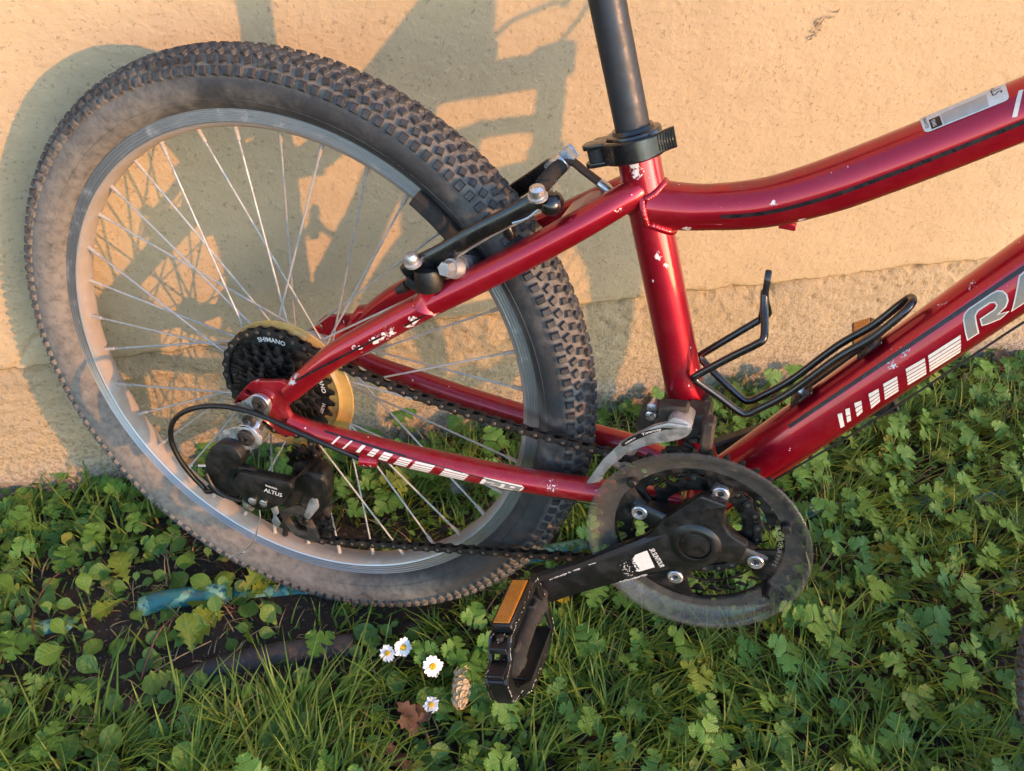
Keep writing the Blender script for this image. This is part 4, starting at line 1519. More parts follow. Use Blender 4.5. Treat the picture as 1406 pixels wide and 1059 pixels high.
# light edge of the worn letters
sub('crank_decal', g, M_WHITE, crank, 60)
g = G()
decal(g, ([(59.0 - y * 0.8, -1.2 - x * 0.62) for x, y in VF[0]], VF[1]), lambda u, v: on_arm(u, v) + Y1 * -0.1, 4, 4)
sub('crank_lettering', g, M_BLACKINK, crank, 60)
# worn bright metal along the arm's edges
g = G()
for (t0, L_, side) in ((118, 13, 1), (104, 12, 1), (88, 7, 1), (52, 26, -1), (128, 7, 1)):
    for k in range(int(L_ * 1.6)):
        t = t0 + rn.uniform(0, L_)
        hw = 16.4 - (t - 75) * 0.045 if t > 75 else 18.5 - (t - 45) * 0.066
        v = side * hw * rn.uniform(0.80, 0.86)
        s_ = rn.uniform(0.4, 1.5)
        g.add([on_arm(t + s_ * cos(a), v + s_ * 0.5 * sin(a)) for a in (0.1, 1.2, 2.4, 3.4, 4.6, 5.6)], [(0, 1, 2, 3, 4, 5)])
sub('bare_metal_scuff', g, M_BARE, crank, 60)
# left arm
g = G()
LU = -CU
LP = V3(LU.z * -1, 0, LU.x)
sec = []
for (t, hw, yf, yb) in ((-14, 12, 66, 52), (-6, 16, 68, 52), (14, 16, 70, 54), (60, 13.5, 76, 62), (130, 12.5, 84, 71), (150, 14, 86, 73), (160, 11, 86, 74), (165, 5, 85, 75)):
    c_ = BB + LU * t
    sec.append([c_ + LP * hw + Y1 * (yb + 2), c_ + LP * hw + Y1 * (yf - 3), c_ + LP * (hw - 3) + Y1 * yf, c_ - LP * (hw - 3) + Y1 * yf, c_ - LP * hw + Y1 * (yf - 3), c_ - LP * hw + Y1 * (yb + 2), c_ - LP * (hw - 2) + Y1 * yb, c_ + LP * (hw - 2) + Y1 * yb])
n = 8
vs = [p for s_ in sec for p in s_]
fs = [(i * n + k, i * n + (k + 1) % n, i * n + n + (k + 1) % n, i * n + n + k) for i in range(len(sec) - 1) for k in range(n)]
fs += [tuple(range(n)), tuple((len(sec) - 1) * n + k for k in range(n))]
g.add(vs, fs)
sub('crank_arm', g, M_CRANK, crank, 30)

# ---- pedals
def pedal(eye, w, sgn):
    """eye: crank eye; w: unit vector of the platform (square to the spindle); sgn: which way along y the pedal points"""
    t = Y1.cross(w).normalized()
    P = holder('pedal')
    g = G()
    # toothed cage outline in (along spindle, w)
    half = 31
    out = [(10, -half + 8), (14, -half)]
    def teeth(a, b, e, k):
        q = []
        for i in range(k):
            t0 = a + (b - a) * i / k
            d = (b - a) / k
            q += [(t0, e), (t0 + d * 0.30, e), (t0 + d * .42, e * 1.07), (t0 + d * .58, e * 1.07), (t0 + d * .70, e)]
        return q
    out = [(9, -half * 0.55), (12, -half * 0.95)] + teeth(16, 76, -half, 5) + [(79, -half), (84, -half * 1.02), (93, -half * 0.80), (97, -half * 0.55), (112, -half * 0.40), (114, -half * 0.3), (114, half * 0.3), (112, half * 0.40), (97, half * 0.55), (93, half * 0.80), (84, half * 1.02), (79, half)] + teeth(76, 16, half, 5) + [(12, half * 0.95), (9, half * 0.55)]
    def inn(s0, s1):
        return [(17, s0), (72, s0), (88, s0 * .55 + s1 * .45), (88, s1), (17, s1)]
    holes = [rounded([(17, -half + 6), (80, -half + 6), (86, -half * 0.62), (103, -half * 0.22), (103, half * 0.22), (86, half * 0.62), (80, half - 6), (17, half - 6)], 3, 3)]
    for zz, th in ((-8.5, 3.0), (8.5, 3.0)):
        V, F = plate([out] + holes, th, eye + t * zz, Y1 * sgn, w, 0.5)
        g.add(V, F)
    # side rails and outer bridge join the two toothed plates
    for s_ in (-1, 1):
        g.box(eye + Y1 * sgn * 46 + w * (s_ * (half - 3.5)), (62, 5, 17), Matrix((Y1 * sgn, w, t)).transposed())
    g.box(eye + Y1 * sgn * 109 + w * 0, (9, 22, 15), Matrix((Y1 * sgn, w, t)).transposed())
    for s_ in (-1, 1):
        g.box(eye + Y1 * sgn * 88 + w * (s_ * (half - 6)), (14, 6, 16), Matrix((Y1 * sgn, w, t)).transposed())
        g.box(eye + Y1 * sgn * 103 + w * (s_ * 13), (18, 5, 15), Matrix((Y1 * sgn, w, t)).transposed())
    sub('pedal_cage', g, M_CRANK, P, 30)
    g = G()
    g.lathe([(6, -6), (8, -5), (8, 6), (10.5, 8), (12.5, 14), (9.5, 22), (8.5, 40), (9.5, 64), (11, 80), (10, 90), (4, 93)], eye, Y1 * sgn, 22)
    g.box(eye + Y1 * sgn * 74, (12, 24, 15), Matrix((Y1 * sgn, w, t)).transposed())
    g.box(eye + Y1 * sgn * 24, (10, 22, 14), Matrix((Y1 * sgn, w, t)).transposed())
    sub('pedal_barrel', g, M_RUBBER, P)
    for s_ in (-1, 1):
        g = G()
        g.box(eye + Y1 * sgn * 50 + w * (s_ * (half + 2.6)), (56, 8, 19), Matrix((Y1 * sgn, w, t)).transposed(), 0.15)
        h = sub('reflector_housing', g, M_PLASTIC, P)
        g = G()
        c_ = eye + Y1 * sgn * 50 + w * (s_ * (half + 6.75))
        g.box(c_, (51, 1.2, 14.6), Matrix((Y1 * sgn, w, t)).transposed(), 0.3)
        # prismatic grid of the lens
        for a in range(-11, 12):
            for b in range(-3, 4):
                q = c_ + Y1 * (sgn * (a * 2.2 + (b % 2) * 1.1)) + t * (b * 2.0) + w * (s_ * 0.6)
                g.add([q + Y1 * 1.0, q + t * 1.0, q - Y1 * 1.0, q - t * 1.0, q + w * (s_ * 0.5)], [(0, 1, 4), (1, 2, 4), (2, 3, 4), (3, 0, 4)])
        sub('reflector', g, M_REFLECT, P, 20)
        g = G()
        g.lathe([(0, 1.2), (2.6, 1.2), (3.6, 0.4), (3.6, -3)], eye + Y1 * sgn * 84 + w * (s_ * (half - 0.5)), w * s_, 14)
        sub('pedal_screw', g, M_BRASS, P)
    g = G()
    # paint knocked off along the edges of the cage, thick at the outer end
    n_ = len(out)
    for i in range(n_):
        a_, b_ = Vector(out[i]), Vector(out[(i + 1) % n_])
        L2 = (b_ - a_).length
        for k in range(int(L2 / 1.1) + 1):
            q = a_.lerp(b_, rn.random())
            if rn.random() > (0.85 if q.x > 76 else 0.28):
                continue
            d2 = (b_ - a_).normalized() if L2 > 1e-6 else Vector((1, 0))
            for zz in (-10.15, 10.15):
                if rn.random() < 0.45:
                    continue
                s2 = rn.uniform(0.35, 1.5)
                c2 = eye + Y1 * sgn * q.x + w * q.y + t * zz
                e1_ = Y1 * sgn * d2.x + w * d2.y
                nin = (eye + Y1 * sgn * 55 + t * zz - c2).normalized()
                g.add([c2 - e1_ * s2, c2 + e1_ * s2, c2 + e1_ * s2 * 0.6 + nin * rn.uniform(.3, 1.3), c2 - e1_ * s2 * 0.7 + nin * rn.uniform(.3, 1.3)], [(0, 1, 2, 3)])
    for k in range(60):
        u = rn.uniform(80, 113)
        lim = half if u < 92 else half * 0.48
        c2 = eye + Y1 * sgn * u + w * (rn.choice((-1, 1)) * (lim + 0.15)) + t * rn.uniform(-9, 9)
        s2 = rn.uniform(0.4, 1.6)
        g.add([c2 - Y1 * s2, c2 + t * s2 * .5, c2 + Y1 * s2, c2 - t * s2 * .6], [(0, 1, 2, 3)])
    sub('bare_metal_scuff', g, M_BARE, P, 60)
    return P
pedal(BB + CU * CL + Y1 * -86, V3(-0.37, 0, 0.93).normalized(), -1)
pedal(BB + LU * CL + Y1 * 86, V3(-0.56, 0, 0.83).normalized(), 1)

# ---- chain
def chain_path():
    P = []
    def arc(c, r, a0, a1, y, k=16):
        for i in range(k + 1):
            a = radians(a0 + (a1 - a0) * i / k)
            P.append(V3(c[0] + r * cos(a), y, c[1] + r * sin(a)))
    arc((0, 0), 57.2, 82, 300, -30, 30)
    arc((25, -89), 20.5, 50, -72, -31.5, 10)
    arc((30, -171), 20.5, 140, 288, -32, 12)
    arc((414, -20), 48.6, -70, 92, -40, 24)
    for (x, y, z) in ((370, -39.5, 28.0), (330, -39, 27.6), (301, -38.2, 27.0), (248, -37, 26.6), (193, -35.6, 28.0), (136, -34, 32.2), (78, -32.5, 39.5), (40, -31, 48.5)):
        P.append(V3(x, y, z))
    return P
CP_ = chain_path()
L_ = [0.0]
for i in range(len(CP_)):
    L_.append(L_[-1] + (CP_[(i + 1) % len(CP_)] - CP_[i]).length)
NL = int(round(L_[-1] / 12.7 / 2)) * 2
def at_chain(s_):
    s_ %= L_[-1]
    k = 0
    while k < len(CP_) - 1 and L_[k + 1] <= s_:
        k += 1
    t = (s_ - L_[k]) / max(1e-6, (L_[k + 1] - L_[k]))
    return CP_[k].lerp(CP_[(k + 1) % len(CP_)], t)
def link_mesh(outer):
    g = G()
    pts = []
    for k in range(9):
        a = radians(105 + 150 * k / 8)
        pts.append((-6.35 + 4.3 * cos(a), 4.3 * sin(a)))
    pts.append((0, -2.7))
    for k in range(9):
        a = radians(-75 + 150 * k / 8)
        pts.append((6.35 + 4.3 * cos(a), 4.3 * sin(a)))
    pts.append((0, 2.7))
    off = 3.1 if outer else 1.9
    for s_ in (-1, 1):
        V, F = plate([pts], 1.1, (0, s_ * off, 0), EX, EZ, 0.25)
        g.add(V, F)
    for s_ in (-1, 1):
        g.lathe([(3.7, -1.6), (3.9, -1.3), (3.9, 1.3), (3.7, 1.6)], (s_ * 6.35, 0, 0), Y1, 10)
        if outer:
            g.cur = 1
            g.lathe([(0, -4.4), (1.5, -4.4), (1.9, -4.0), (1.9, 4.0), (1.5, 4.4), (0, 4.4)], (s_ * 6.35, 0, 0), Y1, 10)
            g.cur = 0
    return g.mesh('chain_link', [M_CHAIN, M_RIVET])
chain = holder('chain')
LM = [link_mesh(True), link_mesh(False)]
for i in range(NL):
    a, b = at_chain(i * L_[-1] / NL), at_chain((i + 1) * L_[-1] / NL)
    d = (b - a).normalized()
    z_ = d.cross(Y1).normalized() * -1
    y_ = z_.cross(d).normalized()
    if y_.y < 0:
        y_ = -y_
    o = link('chain_link', LM[i % 2], chain)
    m = Matrix((d, y_, d.cross(y_))).transposed().to_4x4()
    m.translation = (a + b) / 2 * 0.001
    o.matrix_local = m

# ---- rear derailleur
rd = holder('rear_derailleur')
g = G()
hang = rounded([(-24, -5), (-10, 5), (-1, 14), (8, 18), (17, 14), (18, 7), (15, -4), (6, -14), (2, -24), (-2, -40), (-14, -44), (-20, -30), (-18, -19), (-20, -11)], [3, 5, 6, 7, 7, 6, 6, 6, 6, 8, 8, 6, 5, 3], 4)
V, F = plate([hang], 3.2, (0, -72.6, 0), EX, EZ, 0.6)
g.add(V, F)
g.lathe([(5.2, -74), (5.2, -76), (9.6, -77), (10.4, -76.4), (10.6, -74)], (7.5, 0, 7.5), Y1, 24)
sub('hanger_plate', g, M_STEEL, rd)
g = G()
g.lathe([(2.4, -74.6), (3.0, -78.4), (6.8, -78.4), (7.4, -77.6), (7.4, -74)], (7.5, 0, 7.5), Y1, 20)
g.lathe([(2.6, -74), (2.8, -77.2), (6.2, -77.2), (6.6, -76.6), (6.6, -73)], (-6.5, 0, -16.8), Y1, 20)
sub('hanger_bolt', g, M_BRASS, rd)
g = G()
lnk = rounded([(-44, -54), (-36, -34), (-19, -24), (-2, -20), (9, -27), (7, -38), (-4, -47), (-14, -50), (-22, -58)], [6, 7, 6, 6, 6, 6, 6, 5, 6], 4)
V, F = plate([lnk], 2.6, (0, -78.5, 0), EX, EZ, 0.6)
g.add(V, F)
g.lathe([(13.0, -80), (13.6, -79.4), (13.6, -66), (11, -65)], (-6.5, 0, -32.5), Y1, 28)
sub('mount_link', g, M_STEEL, rd)
g = G()
g.lathe([(2.5, -80), (2.9, -83.6), (7.2, -83.8), (8.4, -83.0), (8.8, -81.5), (8.8, -78)], (-7.5, 0, -32.5), Y1, 28)
sub('mount_bolt', g, M_BRASS, rd)
g = G()
kn = rounded([(-53, -68), (-44, -52), (-32, -40), (-16, -38), (-7, -53), (-16, -70), (-20, -84), (-12, -98), (-22, -106), (-40, -102), (-50, -88)], [7, 7, 7, 7, 7, 7, 5, 4, 5, 7, 7], 4)
V, F = plate([kn], 17, (0, -82, 0), EX, EZ, 3.0)
g.add(V, F)
V, F = plate([rounded([(-24, -64), (-2, -62), (6, -66), (-6, -74), (-22, -75)], 3, 3)], 7, (0, -86, 0), EX, EZ, 1.4)
g.add(V, F)
g.tube(smooth_path([(-50, -92, -82), (-42, -93, -97), (-28, -92.5, -104), (-14, -92, -104)], 6), 2.0, 8)
g.tube([(-51, -86, -98), (-43, -86, -104), (-34, -86, -108)], [5.5, 6.0, 4.5], 14)
sub('knuckle', g, M_PLASTIC, rd)
g = G()
lk = rounded([(-21, -84), (-10, -64), (12, -62), (44, -59), (48, -66), (38, -82), (34, -90), (22, -100), (8, -108), (-6, -103)], [5, 5, 8, 4, 5, 6, 5, 6, 7, 6], 4)
V, F = plate([lk], 6.5, (0, -92, 0), EX, EZ, 1.8)
g.add(V, F)
V, F = plate([inset(lk, 3.0)], 10, (0, -86, 0), EX, EZ, 1.0)
g.add(V, F)
sub('parallelogram', g, M_PLASTIC, rd)
for p in ((2, -96.5), (14, -95)):
    g = G()
    g.lathe([(0, -96.6), (2.8, -96.8), (4.2, -96.2), (4.4, -94)], (p[0], 0, p[1]), Y1, 16)
    g.box((p[0], -97.0, p[1]), (4.6, 0.5, 0.9))
    sub('limit_screw', g, M_STEEL, rd)
g = G()
VF = text_flat('ALTUS', 6.6, 0.22, 0.1, 1.0)
g.add([V3(26.0 + u * 1.0, -95.6, -77.0 + v - u * 0.03) for u, v in VF[0]], VF[1])
VF = text_flat('SHIMANO', 2.8, 0.0, 0.08)
g.add([V3(25.0 + u, -95.6, -70.8 + v - u * 0.03) for u, v in VF[0]], VF[1])
sub('derailleur_lettering', g, M_WHITE, rd, 60)
g = G()
arm_ = rounded([(10, -121), (24, -92), (38, -72), (50, -62), (64, -61), (71, -78), (66, -106), (52, -126), (37, -132), (44, -112), (52, -96), (44, -92), (34, -110), (24, -121)], [4, 8, 6, 6, 6, 8, 6, 6, 4, 5, 5, 6, 6, 5], 4)
V, F = plate([arm_], 16, (0, -62, 0), EX, EZ, 4.0)
g.add(V, F)
V, F = plate([rounded([(36, -72), (52, -60), (66, -64), (68, -84), (58, -98), (44, -92)], 6, 4)], 24, (0, -60, 0), EX, EZ, 4.5)
g.add(V, F)
sub('pivot_knuckle', g, M_PLASTIC, rd)
g = G()
V, F = plate([rounded([(50, -98), (58, -86), (60, -104), (47, -126), (42, -122)], 3, 3)], 1.6, (0, -70.4, 0), EX, EZ, 0.4)
g.add(V, F)
sub('knuckle_insert', g, M_ALU, rd)
g = G()
lc = rounded([(-3, -151), (22, -133), (32, -140), (44, -174), (38, -181), (14, -180), (6, -170)], [3, 5, 5, 4, 4, 5, 5], 4)
V, F = plate([lc, rounded([(8, -156), (24, -146), (31, -168), (17, -171)], 3, 3)], 3.0, (0, -46, 0), EX, EZ, 0.6)
g.add(V, F)
V, F = plate([rounded([(16, -74), (34, -76), (42, -98), (50, -140), (40, -182), (24, -180), (30, -140), (24, -104)], 6, 4)], 2.5, (0, -26, 0), EX, EZ, 0.5)
g.add(V, F)
V, F = plate([rounded([(20, -78), (34, -78), (46, -112), (36, -134), (24, -134), (30, -110), (16, -96)], 5, 4)], 3.0, (0, -46, 0), EX, EZ, 0.6)
g.add(V, F)
sub('pulley_cage', g, M_RUSTY, rd)
for (cx, cz) in ((25, -89), (30, -171)):
    g = G()
    holes = [circ(11 * cos(a), 11 * sin(a), 2.6, 10) for a in (0.3, 1.56, 2.8, 4.1, 5.3)]
    V, F = plate(sprocket(11, 18.6, 23.0, holes), 4.2, (cx, -31.8, cz), EX, EZ, 0.6)
    g.add(V, F)
    g.lathe([(7, -28), (7, -37), (4, -40), (4, -27)], (cx, 0, cz), Y1, 16)
    pu = sub('pulley', g, M_SPROCKET, rd)
    g = G()
    g.lathe([(2.2, -48), (2.6, -49.6), (5.6, -49.6), (6.2, -48.4), (6.2, -46)], (cx - (0 if cz > -100 else 3), 0, cz + (0 if cz > -100 else 18)), Y1, 16)
    sub('pulley_bolt', g, M_BRASS, rd)
g = G()
g.lathe([(3, 0), (6, 1), (6, 10), (5, 13), (0, 13)], (-10, -84, -107), (-0.1, 0, -1), 18)
sub('cable_anchor', g, M_STEEL, rd)
g = G()
g.tube([(-51, -86, -77), (-62, -86, -80.5)], 1.5, 8)
sub('knuckle_pin', g, M_STEEL, rd)
g = G()
g.tube(smooth_path([(5, -90, -107), (5.5, -91, -121), (0, -91, -141), (-6, -90, -158), (-20, -89, -178)], 6), 0.65, 6)
g.tube([(-20, -89, -178), (-39, -88, -194)], 2.0, 8)
g.tube(smooth_path([(4, -60, -110), (5, -61, -128), (3, -60, -138)], 4), 0.6, 6)
V, F = plate([rounded([(-3, -130), (6, -128), (8, -138), (4, -142), (9, -152), (4, -160), (-2, -152), (2, -143)], 2, 3)], 1.5, (0, -62, 0), EX, EZ, 0.3)
g.add(V, F)
sub('cable_end', g, M_ALU, rd)

# ---- front derailleur
fd = holder('front_derailleur')
g = G()
cage = [(313, 4), (324, 34), (334, 52), (347, 68), (359, 80), (370, 87), (386, 89), (389, 86), (387, 79), (381, 73), (364, 64), (352, 56), (342, 46), (332, 30), (322, 8)]
V, F = plate([rounded(cage, 3, 3)], 1.6, (0, -58.2, 0), EX, EZ, 0.4)
g.add(V, F)
V, F = plate([rounded([(334, 54), (347, 68), (359, 80), (370, 87), (386, 89), (386, 84), (370, 81), (358, 73), (346, 62), (337, 50)], 2, 3)], 5.0, (0, -57.4, 0), EX, EZ, 1.2)
g.add(V, F)
V, F = plate([rounded([(368, 84), (372, 92), (381, 92), (389, 88), (387, 81), (376, 80)], 3, 3)], 24, (0, -46, 0), EX, EZ, 1.2)
g.add(V, F)
V, F = plate([rounded([(330, 14), (344, 46), (370, 66), (388, 72), (384, 62), (362, 52), (350, 40), (340, 12)], 3, 3)], 1.6, (0, -38, 0), EX, EZ, 0.4)
g.add(V, F)
g.box((324, -48, 12), (7, 20, 3), Matrix.Rotation(radians(-66), 3, 'Y'))
fdc = sub('derailleur_cage', g, M_ALU, fd)
g = G()
def on_fd(u, v):
    # along the cage's curved face
    pts = [V3(338, 0, 52), V3(347, 0, 62.5), V3(358, 0, 72.5), V3(369, 0, 79.3), V3(384, 0, 83)]
    k = max(0, min(3, int(u)))
    p = pts[k].lerp(pts[k + 1], u - k)
    d = (pts[k + 1] - pts[k]).normalized()
    n = V3(-d.z, 0, d.x)
    return p + n * v + Y1 * -60.1
lens = [(0.1 + 3.3 * i / 12, 2.0 + 2.3 * sin(pi * (0.25 + 0.75 * i / 12))) for i in range(13)] + [(3.4 - 3.3 * i / 12, 1.5 - 1.6 * sin(pi * (1 - 0.75 * i / 12) )) for i in range(13)]
decal(g, poly_flat([lens]), on_fd, 0.2, 0)
sub('cage_badge', g, M_BLACKINK, fd, 60)
g = G()
VF = text_flat('Tourney', 3.4, 0.15, 0.06)
decal(g, ([(2.15 + x * 0.105, 2.2 + y * 0.9) for x, y in VF[0]], VF[1]), lambda u, v: on_fd(u, v) + Y1 * -0.15, 0.1, 0)
VF = text_flat('SHIMANO', 2.0, 0, 0.05)
decal(g, ([(0.75 + x * 0.085, 1.9 + y * 0.9) for x, y in VF[0]], VF[1]), lambda u, v: on_fd(u, v) + Y1 * -0.15, 0.1, 0)
sub('cage_lettering', g, M_WHITE, fd, 60)
g = G()
g.lathe([(19.8, -8), (20.2, -7), (20.2, 7), (19.8, 8), (15.9, 8), (15.9, -8)], ST_A + sd * 96, sd, 32, closed=True)
g.box((392, -26, 72), (20, 26, 28), Matrix.Rotation(radians(-8), 3, 'Y'), 0.1)
g.box((372, -40, 84), (24, 14, 20), Matrix.Rotation(radians(-12), 3, 'Y'), 0.12)
g.box((402, -42, 70), (10, 16, 38), Matrix.Rotation(radians(-6), 3, 'Y'), 0.2)
g.box((352, -16, 60), (18, 22, 26), Matrix.Rotation(radians(6), 3, 'Y'), 0.15)
g.box((366, -20, 66), (20, 20, 10), Matrix.Rotation(radians(-30), 3, 'Y'), 0.2)
V, F = plate([rounded([(370, 52), (390, 58), (396, 42), (380, 38)], 3, 3)], 5, (0, -44, 0), EX, EZ, 0.8)
g.add(V, F)
for k in range(9):
    g.box((391 + rn.uniform(-10, 12), -38 + rn.uniform(-8, 6), 66 + rn.uniform(-20, 20)), (rn.uniform(6, 13), 4, rn.uniform(2, 4)), Matrix.Rotation(rn.uniform(-.4, .4), 3, 'Y'), 0.3)
sub('derailleur_body', g, M_RUSTY, fd)
for (x, z) in ((353, 76), (353, 68)):
    g = G()
    g.lathe([(0, -29.5), (3.2, -29.8), (4.6, -29.0), (4.8, -26), (3, -24), (3, -16)], (x, 0, z), Y1, 14)
    g.box((x, -30.1, z), (5, 0.6, 1.0), Matrix.Rotation(0.5, 3, 'Y'))
    sub('stop_screw', g, M_STEEL, fd)

# ---- rear brake
rb = holder('rear_brake')
def v_arm(sgn, pts, w, name='brake_arm'):
    g = G()
    P = smooth_path(pts, 6)
    n = len(P)
    g.tube(P, [w * (0.92 + 0.12 * sin(pi * min(1, i / (n * 0.5)))) * (1 if i < n - 4 else 0.8) for i in range(n)], 16, flat=(0.42, 1.0), up=(0, 1, 0))
    return sub(name, g, M_BLACK, rb)
v_arm(-1, [(138, -47, 158), (146, -47, 166), (166, -46.5, 180.5), (193, -45, 203), (221, -43, 224), (240, -41, 239), (247, -40, 245)], 7.6)
v_arm(1, [(138, 47, 158), (146, 47, 166), (166, 46, 181), (193, 42, 205), (221, 38, 231), (239, 36, 249)], 7.6)
g = G()
g.tube(smooth_path([(143, -44, 152), (170, -42, 172), (205, -40, 202), (232, -38, 222), (246, -36, 236)], 5), 1.2, 8)
g.tube(smooth_path([(143, 44, 152), (170, 42, 172), (205, 38, 204), (232, 34, 228)], 5), 1.2, 8)
sub('return_spring', g, M_ALU, rb)
for sgn in (-1, 1):
    g = G()
    g.tube([(161, sgn * 48, 152), (160, sgn * 49, 158), (158, sgn * 49, 168)], [12, 13, 11], 18)
    g.box((148, sgn * 50, 152), (16, 10, 8), Matrix.Rotation(radians(25), 3, 'Y'), 0.2)
    g.tube([(141, sgn * 51, 149), (133, sgn * 52, 143)], [5, 3.5], 10)
    sub('spring_block', g, M_PLASTIC, rb)
    # pad: curved block along the rim with its post and washers
    g = G()
    vs, fs = [], []
    N = 12
    for i in range(N + 1):
        a = radians(36 + 22 * i / N)
        for (r_, yy) in ((243, 13.2), (256, 13.2), (257, 14.6), (256, 21), (253, 24), (246, 24), (243, 21), (242.5, 14.6)):
            vs.append((r_ * cos(a), sgn * yy, r_ * sin(a)))
    for i in range(N):
        for k in range(8):
            l = (k + 1) % 8
            fs.append((i * 8 + k, i * 8 + l, i * 8 + 8 + l, i * 8 + 8 + k))
    fs += [tuple(range(8)), tuple(N * 8 + k for k in range(8))]
    g.add(vs, fs)
    sub('brake_pad', g, M_RUBBER, rb)
    g = G()
    c_ = V3(184, 0, 168)
    g.tube([c_ + Y1 * sgn * 22, c_ + Y1 * sgn * 44 + V3(-4, 0, 4)], 6.5, 16)
    g.tube([c_ + Y1 * sgn * 34 + V3(-2, 0, 2), c_ + Y1 * sgn * 40 + V3(-3, 0, 3)], 9.5, 18)
    g.tube([c_ + Y1 * sgn * 44 + V3(-3, 0, 3), c_ + Y1 * sgn * 52 + V3(-6, 0, 6)], [9.0, 7.6], 18)
    g.tube([c_ + Y1 * sgn * 52 + V3(-6, 0, 6), c_ + Y1 * sgn * 60 + V3(-8, 0, 8)], [6.6, 5.8], 6)
    sub('pad_bolt', g, M_ALU, rb)
    g = G()
    p = V3(147, sgn * 52, 176) if sgn < 0 else V3(147, 52, 172)
    g.lathe([(0, 10.5), (3.4, 10.2), (5.2, 8.3), (5.7, 5), (5.7, 2.6), (7.4, 2.1), (7.4, 0), (3, -1)], p + V3(0, 0, -5), V3(-0.15, sgn * 0.35, 0.92), 18)
    sub('pivot_bolt', g, M_STEEL, rb)
g = G()
g.lathe([(0, 9.6), (3.0, 9.6), (5.6, 7.5), (6.2, 4.4), (6.2, 1.4), (7.6, 1), (7.6, -1)], (241, -43, 243), V3(-0.1, -0.35, 0.93), 18)
sub('anchor_bolt', g, M_STEEL, rb)
g = G()
g.sphere((250, -34, 236), 10, 16, 10, (0.95, 1.15, 0.95))
g.tube([(216, -36, 214), (219, -34, 206), (222, -33, 202)], [4, 5.5, 4], 10)
sub('arm_cap', g, M_BLACK, rb)
g = G()
g.tube(smooth_path([(246, -40, 238), (250, -36, 244), (249, -20, 247), (244, -8, 244)], 6), 0.9, 8)
g.tube(smooth_path([(246, -40, 238), (236, -44, 226), (224, -45, 219)], 5), 0.9, 8)
sub('brake_cable', g, M_STEEL, rb)
g = G()
bp = smooth_path([(233, -10, 235), (234.5, -4, 238.5), (238, 6, 244), (242, 15, 249)], 6)
g.tube(bp, [3.2 + 3.0 * min(1, i / 5) + 0.45 * (i % 2) for i in range(len(bp))], 16)
sub('noodle_boot', g, M_RUBBER, rb)
g = G()
g.tube([(238, 16, 246), (243, 19, 252)], [8.2, 7.6], 16)
for y_, z_ in ((33, 1.5), (21, 0.5)):
    ax_ = V3(0.68, 0, 0.73)
    g.box((236 + 3, y_, 247.5 + z_), (24, 1.6, 12), Matrix((ax_, Y1, V3(-0.73, 0, 0.68))).transposed(), 0.3)
g.box((246, 27, 255), (3, 13, 12), Matrix((V3(0.68, 0, 0.73), Y1, V3(-0.73, 0, 0.68))).transposed(), 0.3)
sub('noodle_clip', g, M_STEEL, rb)
g = G()
g.tube(smooth_path([(243, 22, 250), (250, 22, 250.5), (259, 18, 247.5), (268, 14.5, 244.5), (276, 12, 241.5), (281, 10.5, 239.5)], 6), 3.4, 14)
sub('brake_noodle', g, M_BROWNHOSE, rb)
g = G()
g.tube([(275, 12, 242), (277, 11.4, 241), (291, 7, 235)], [4.0, 4.5, 4.5], 16)
sub('cable_ferrule', g, M_STEEL, rb)

# ---- cables along the frame
cab = holder('shift_cable')
g = G()
g.tube(smooth_path([(-44, -85, -105), (-57, -85, -113), (-64, -82, -112), (-75, -85, -95), (-84, -88, -73), (-88, -88, -52), (-82, -86.5, -31), (-63, -84.5, -14), (-33, -82.5, -2.5), (4, -80.5, -0.5), (40, -77, -10.5), (74, -72, -21.5), (98, -66.5, -31), (104, -66, -33)], 8), 2.6, 14)
sub('cable_housing', g, M_HOSE, cab)
g = G()
g.tube([(116, -62, -33), (177, -58, -30), (238, -48, -36), (340, -22, -46), (400, -8, -46)], 0.75, 8)
g.tube([(404, -20, -46), (434, -23, -10), (466, -21, 34), (501, -20, 81), (538, -20, 136), (582, -20, 205), (735, -20, 430)], 0.9, 8)
sub('cable_wire', g, M_CHAIN, cab)

# ---- bottle cage
bc = holder('bottle_cage')
g = G()
def mirror(L, s_):
    return [(x, s_ * y, z) for x, y, z in L]
near = [(519, 0, 204.5), (518, -5, 203.5), (514, -8.5, 196), (501, -9.5, 174), (481, -10, 149.5), (456, -10, 111), (436, -10, 88), (429, -10, 81.5), (422, -10.5, 81.5), (402, -13, 93), (384, -17, 104), (380.5, -18, 108), (383, -18.5, 112), (404, -20, 135), (420, -22, 152), (424, -21.5, 158), (422.5, -14, 166), (419, -6, 176), (416.5, -1.5, 186)]
for s_ in (-1, 1):
    P = smooth_path(mirror(near, -s_), 5)
    g.tube(P, 3.1, 12)
V, F = plate([rounded([(-5, 0), (5, 0), (4.5, 38), (0, 44), (-4.5, 38)], 3, 3)], 5, (419.5, 0, 162), Y1, V3(-0.10, 0, 0.995), 1.2)
g.add(V, F)
sub('cage_rod', g, M_BLACK, bc)
dv = (DT_B - DT_A).normalized()
nv = V3(-dv.z, 0, dv.x)
for u in (135, 201):
    p = DT_A + dv * u + nv * 26
    g = G()
    g.box(p, (22, 28, 2.4), Matrix((dv, Y1, nv)).transposed(), 0.3)
    sub('mount_tab', g, M_BLACK, bc)
    g = G()
    g.lathe([(2, 2.5), (2.4, 5.0), (4.2, 5.0), (4.8, 4.2), (4.8, 1)], p, nv, 14)
    sub('mount_bolt', g, M_STEEL, bc)
g = G()
g.box(DT_A + dv * 168 + nv * 26.5, (80, 7, 2.4), Matrix((dv, Y1, nv)).transposed(), 0.3)
sub('spine', g, M_BLACK, bc)

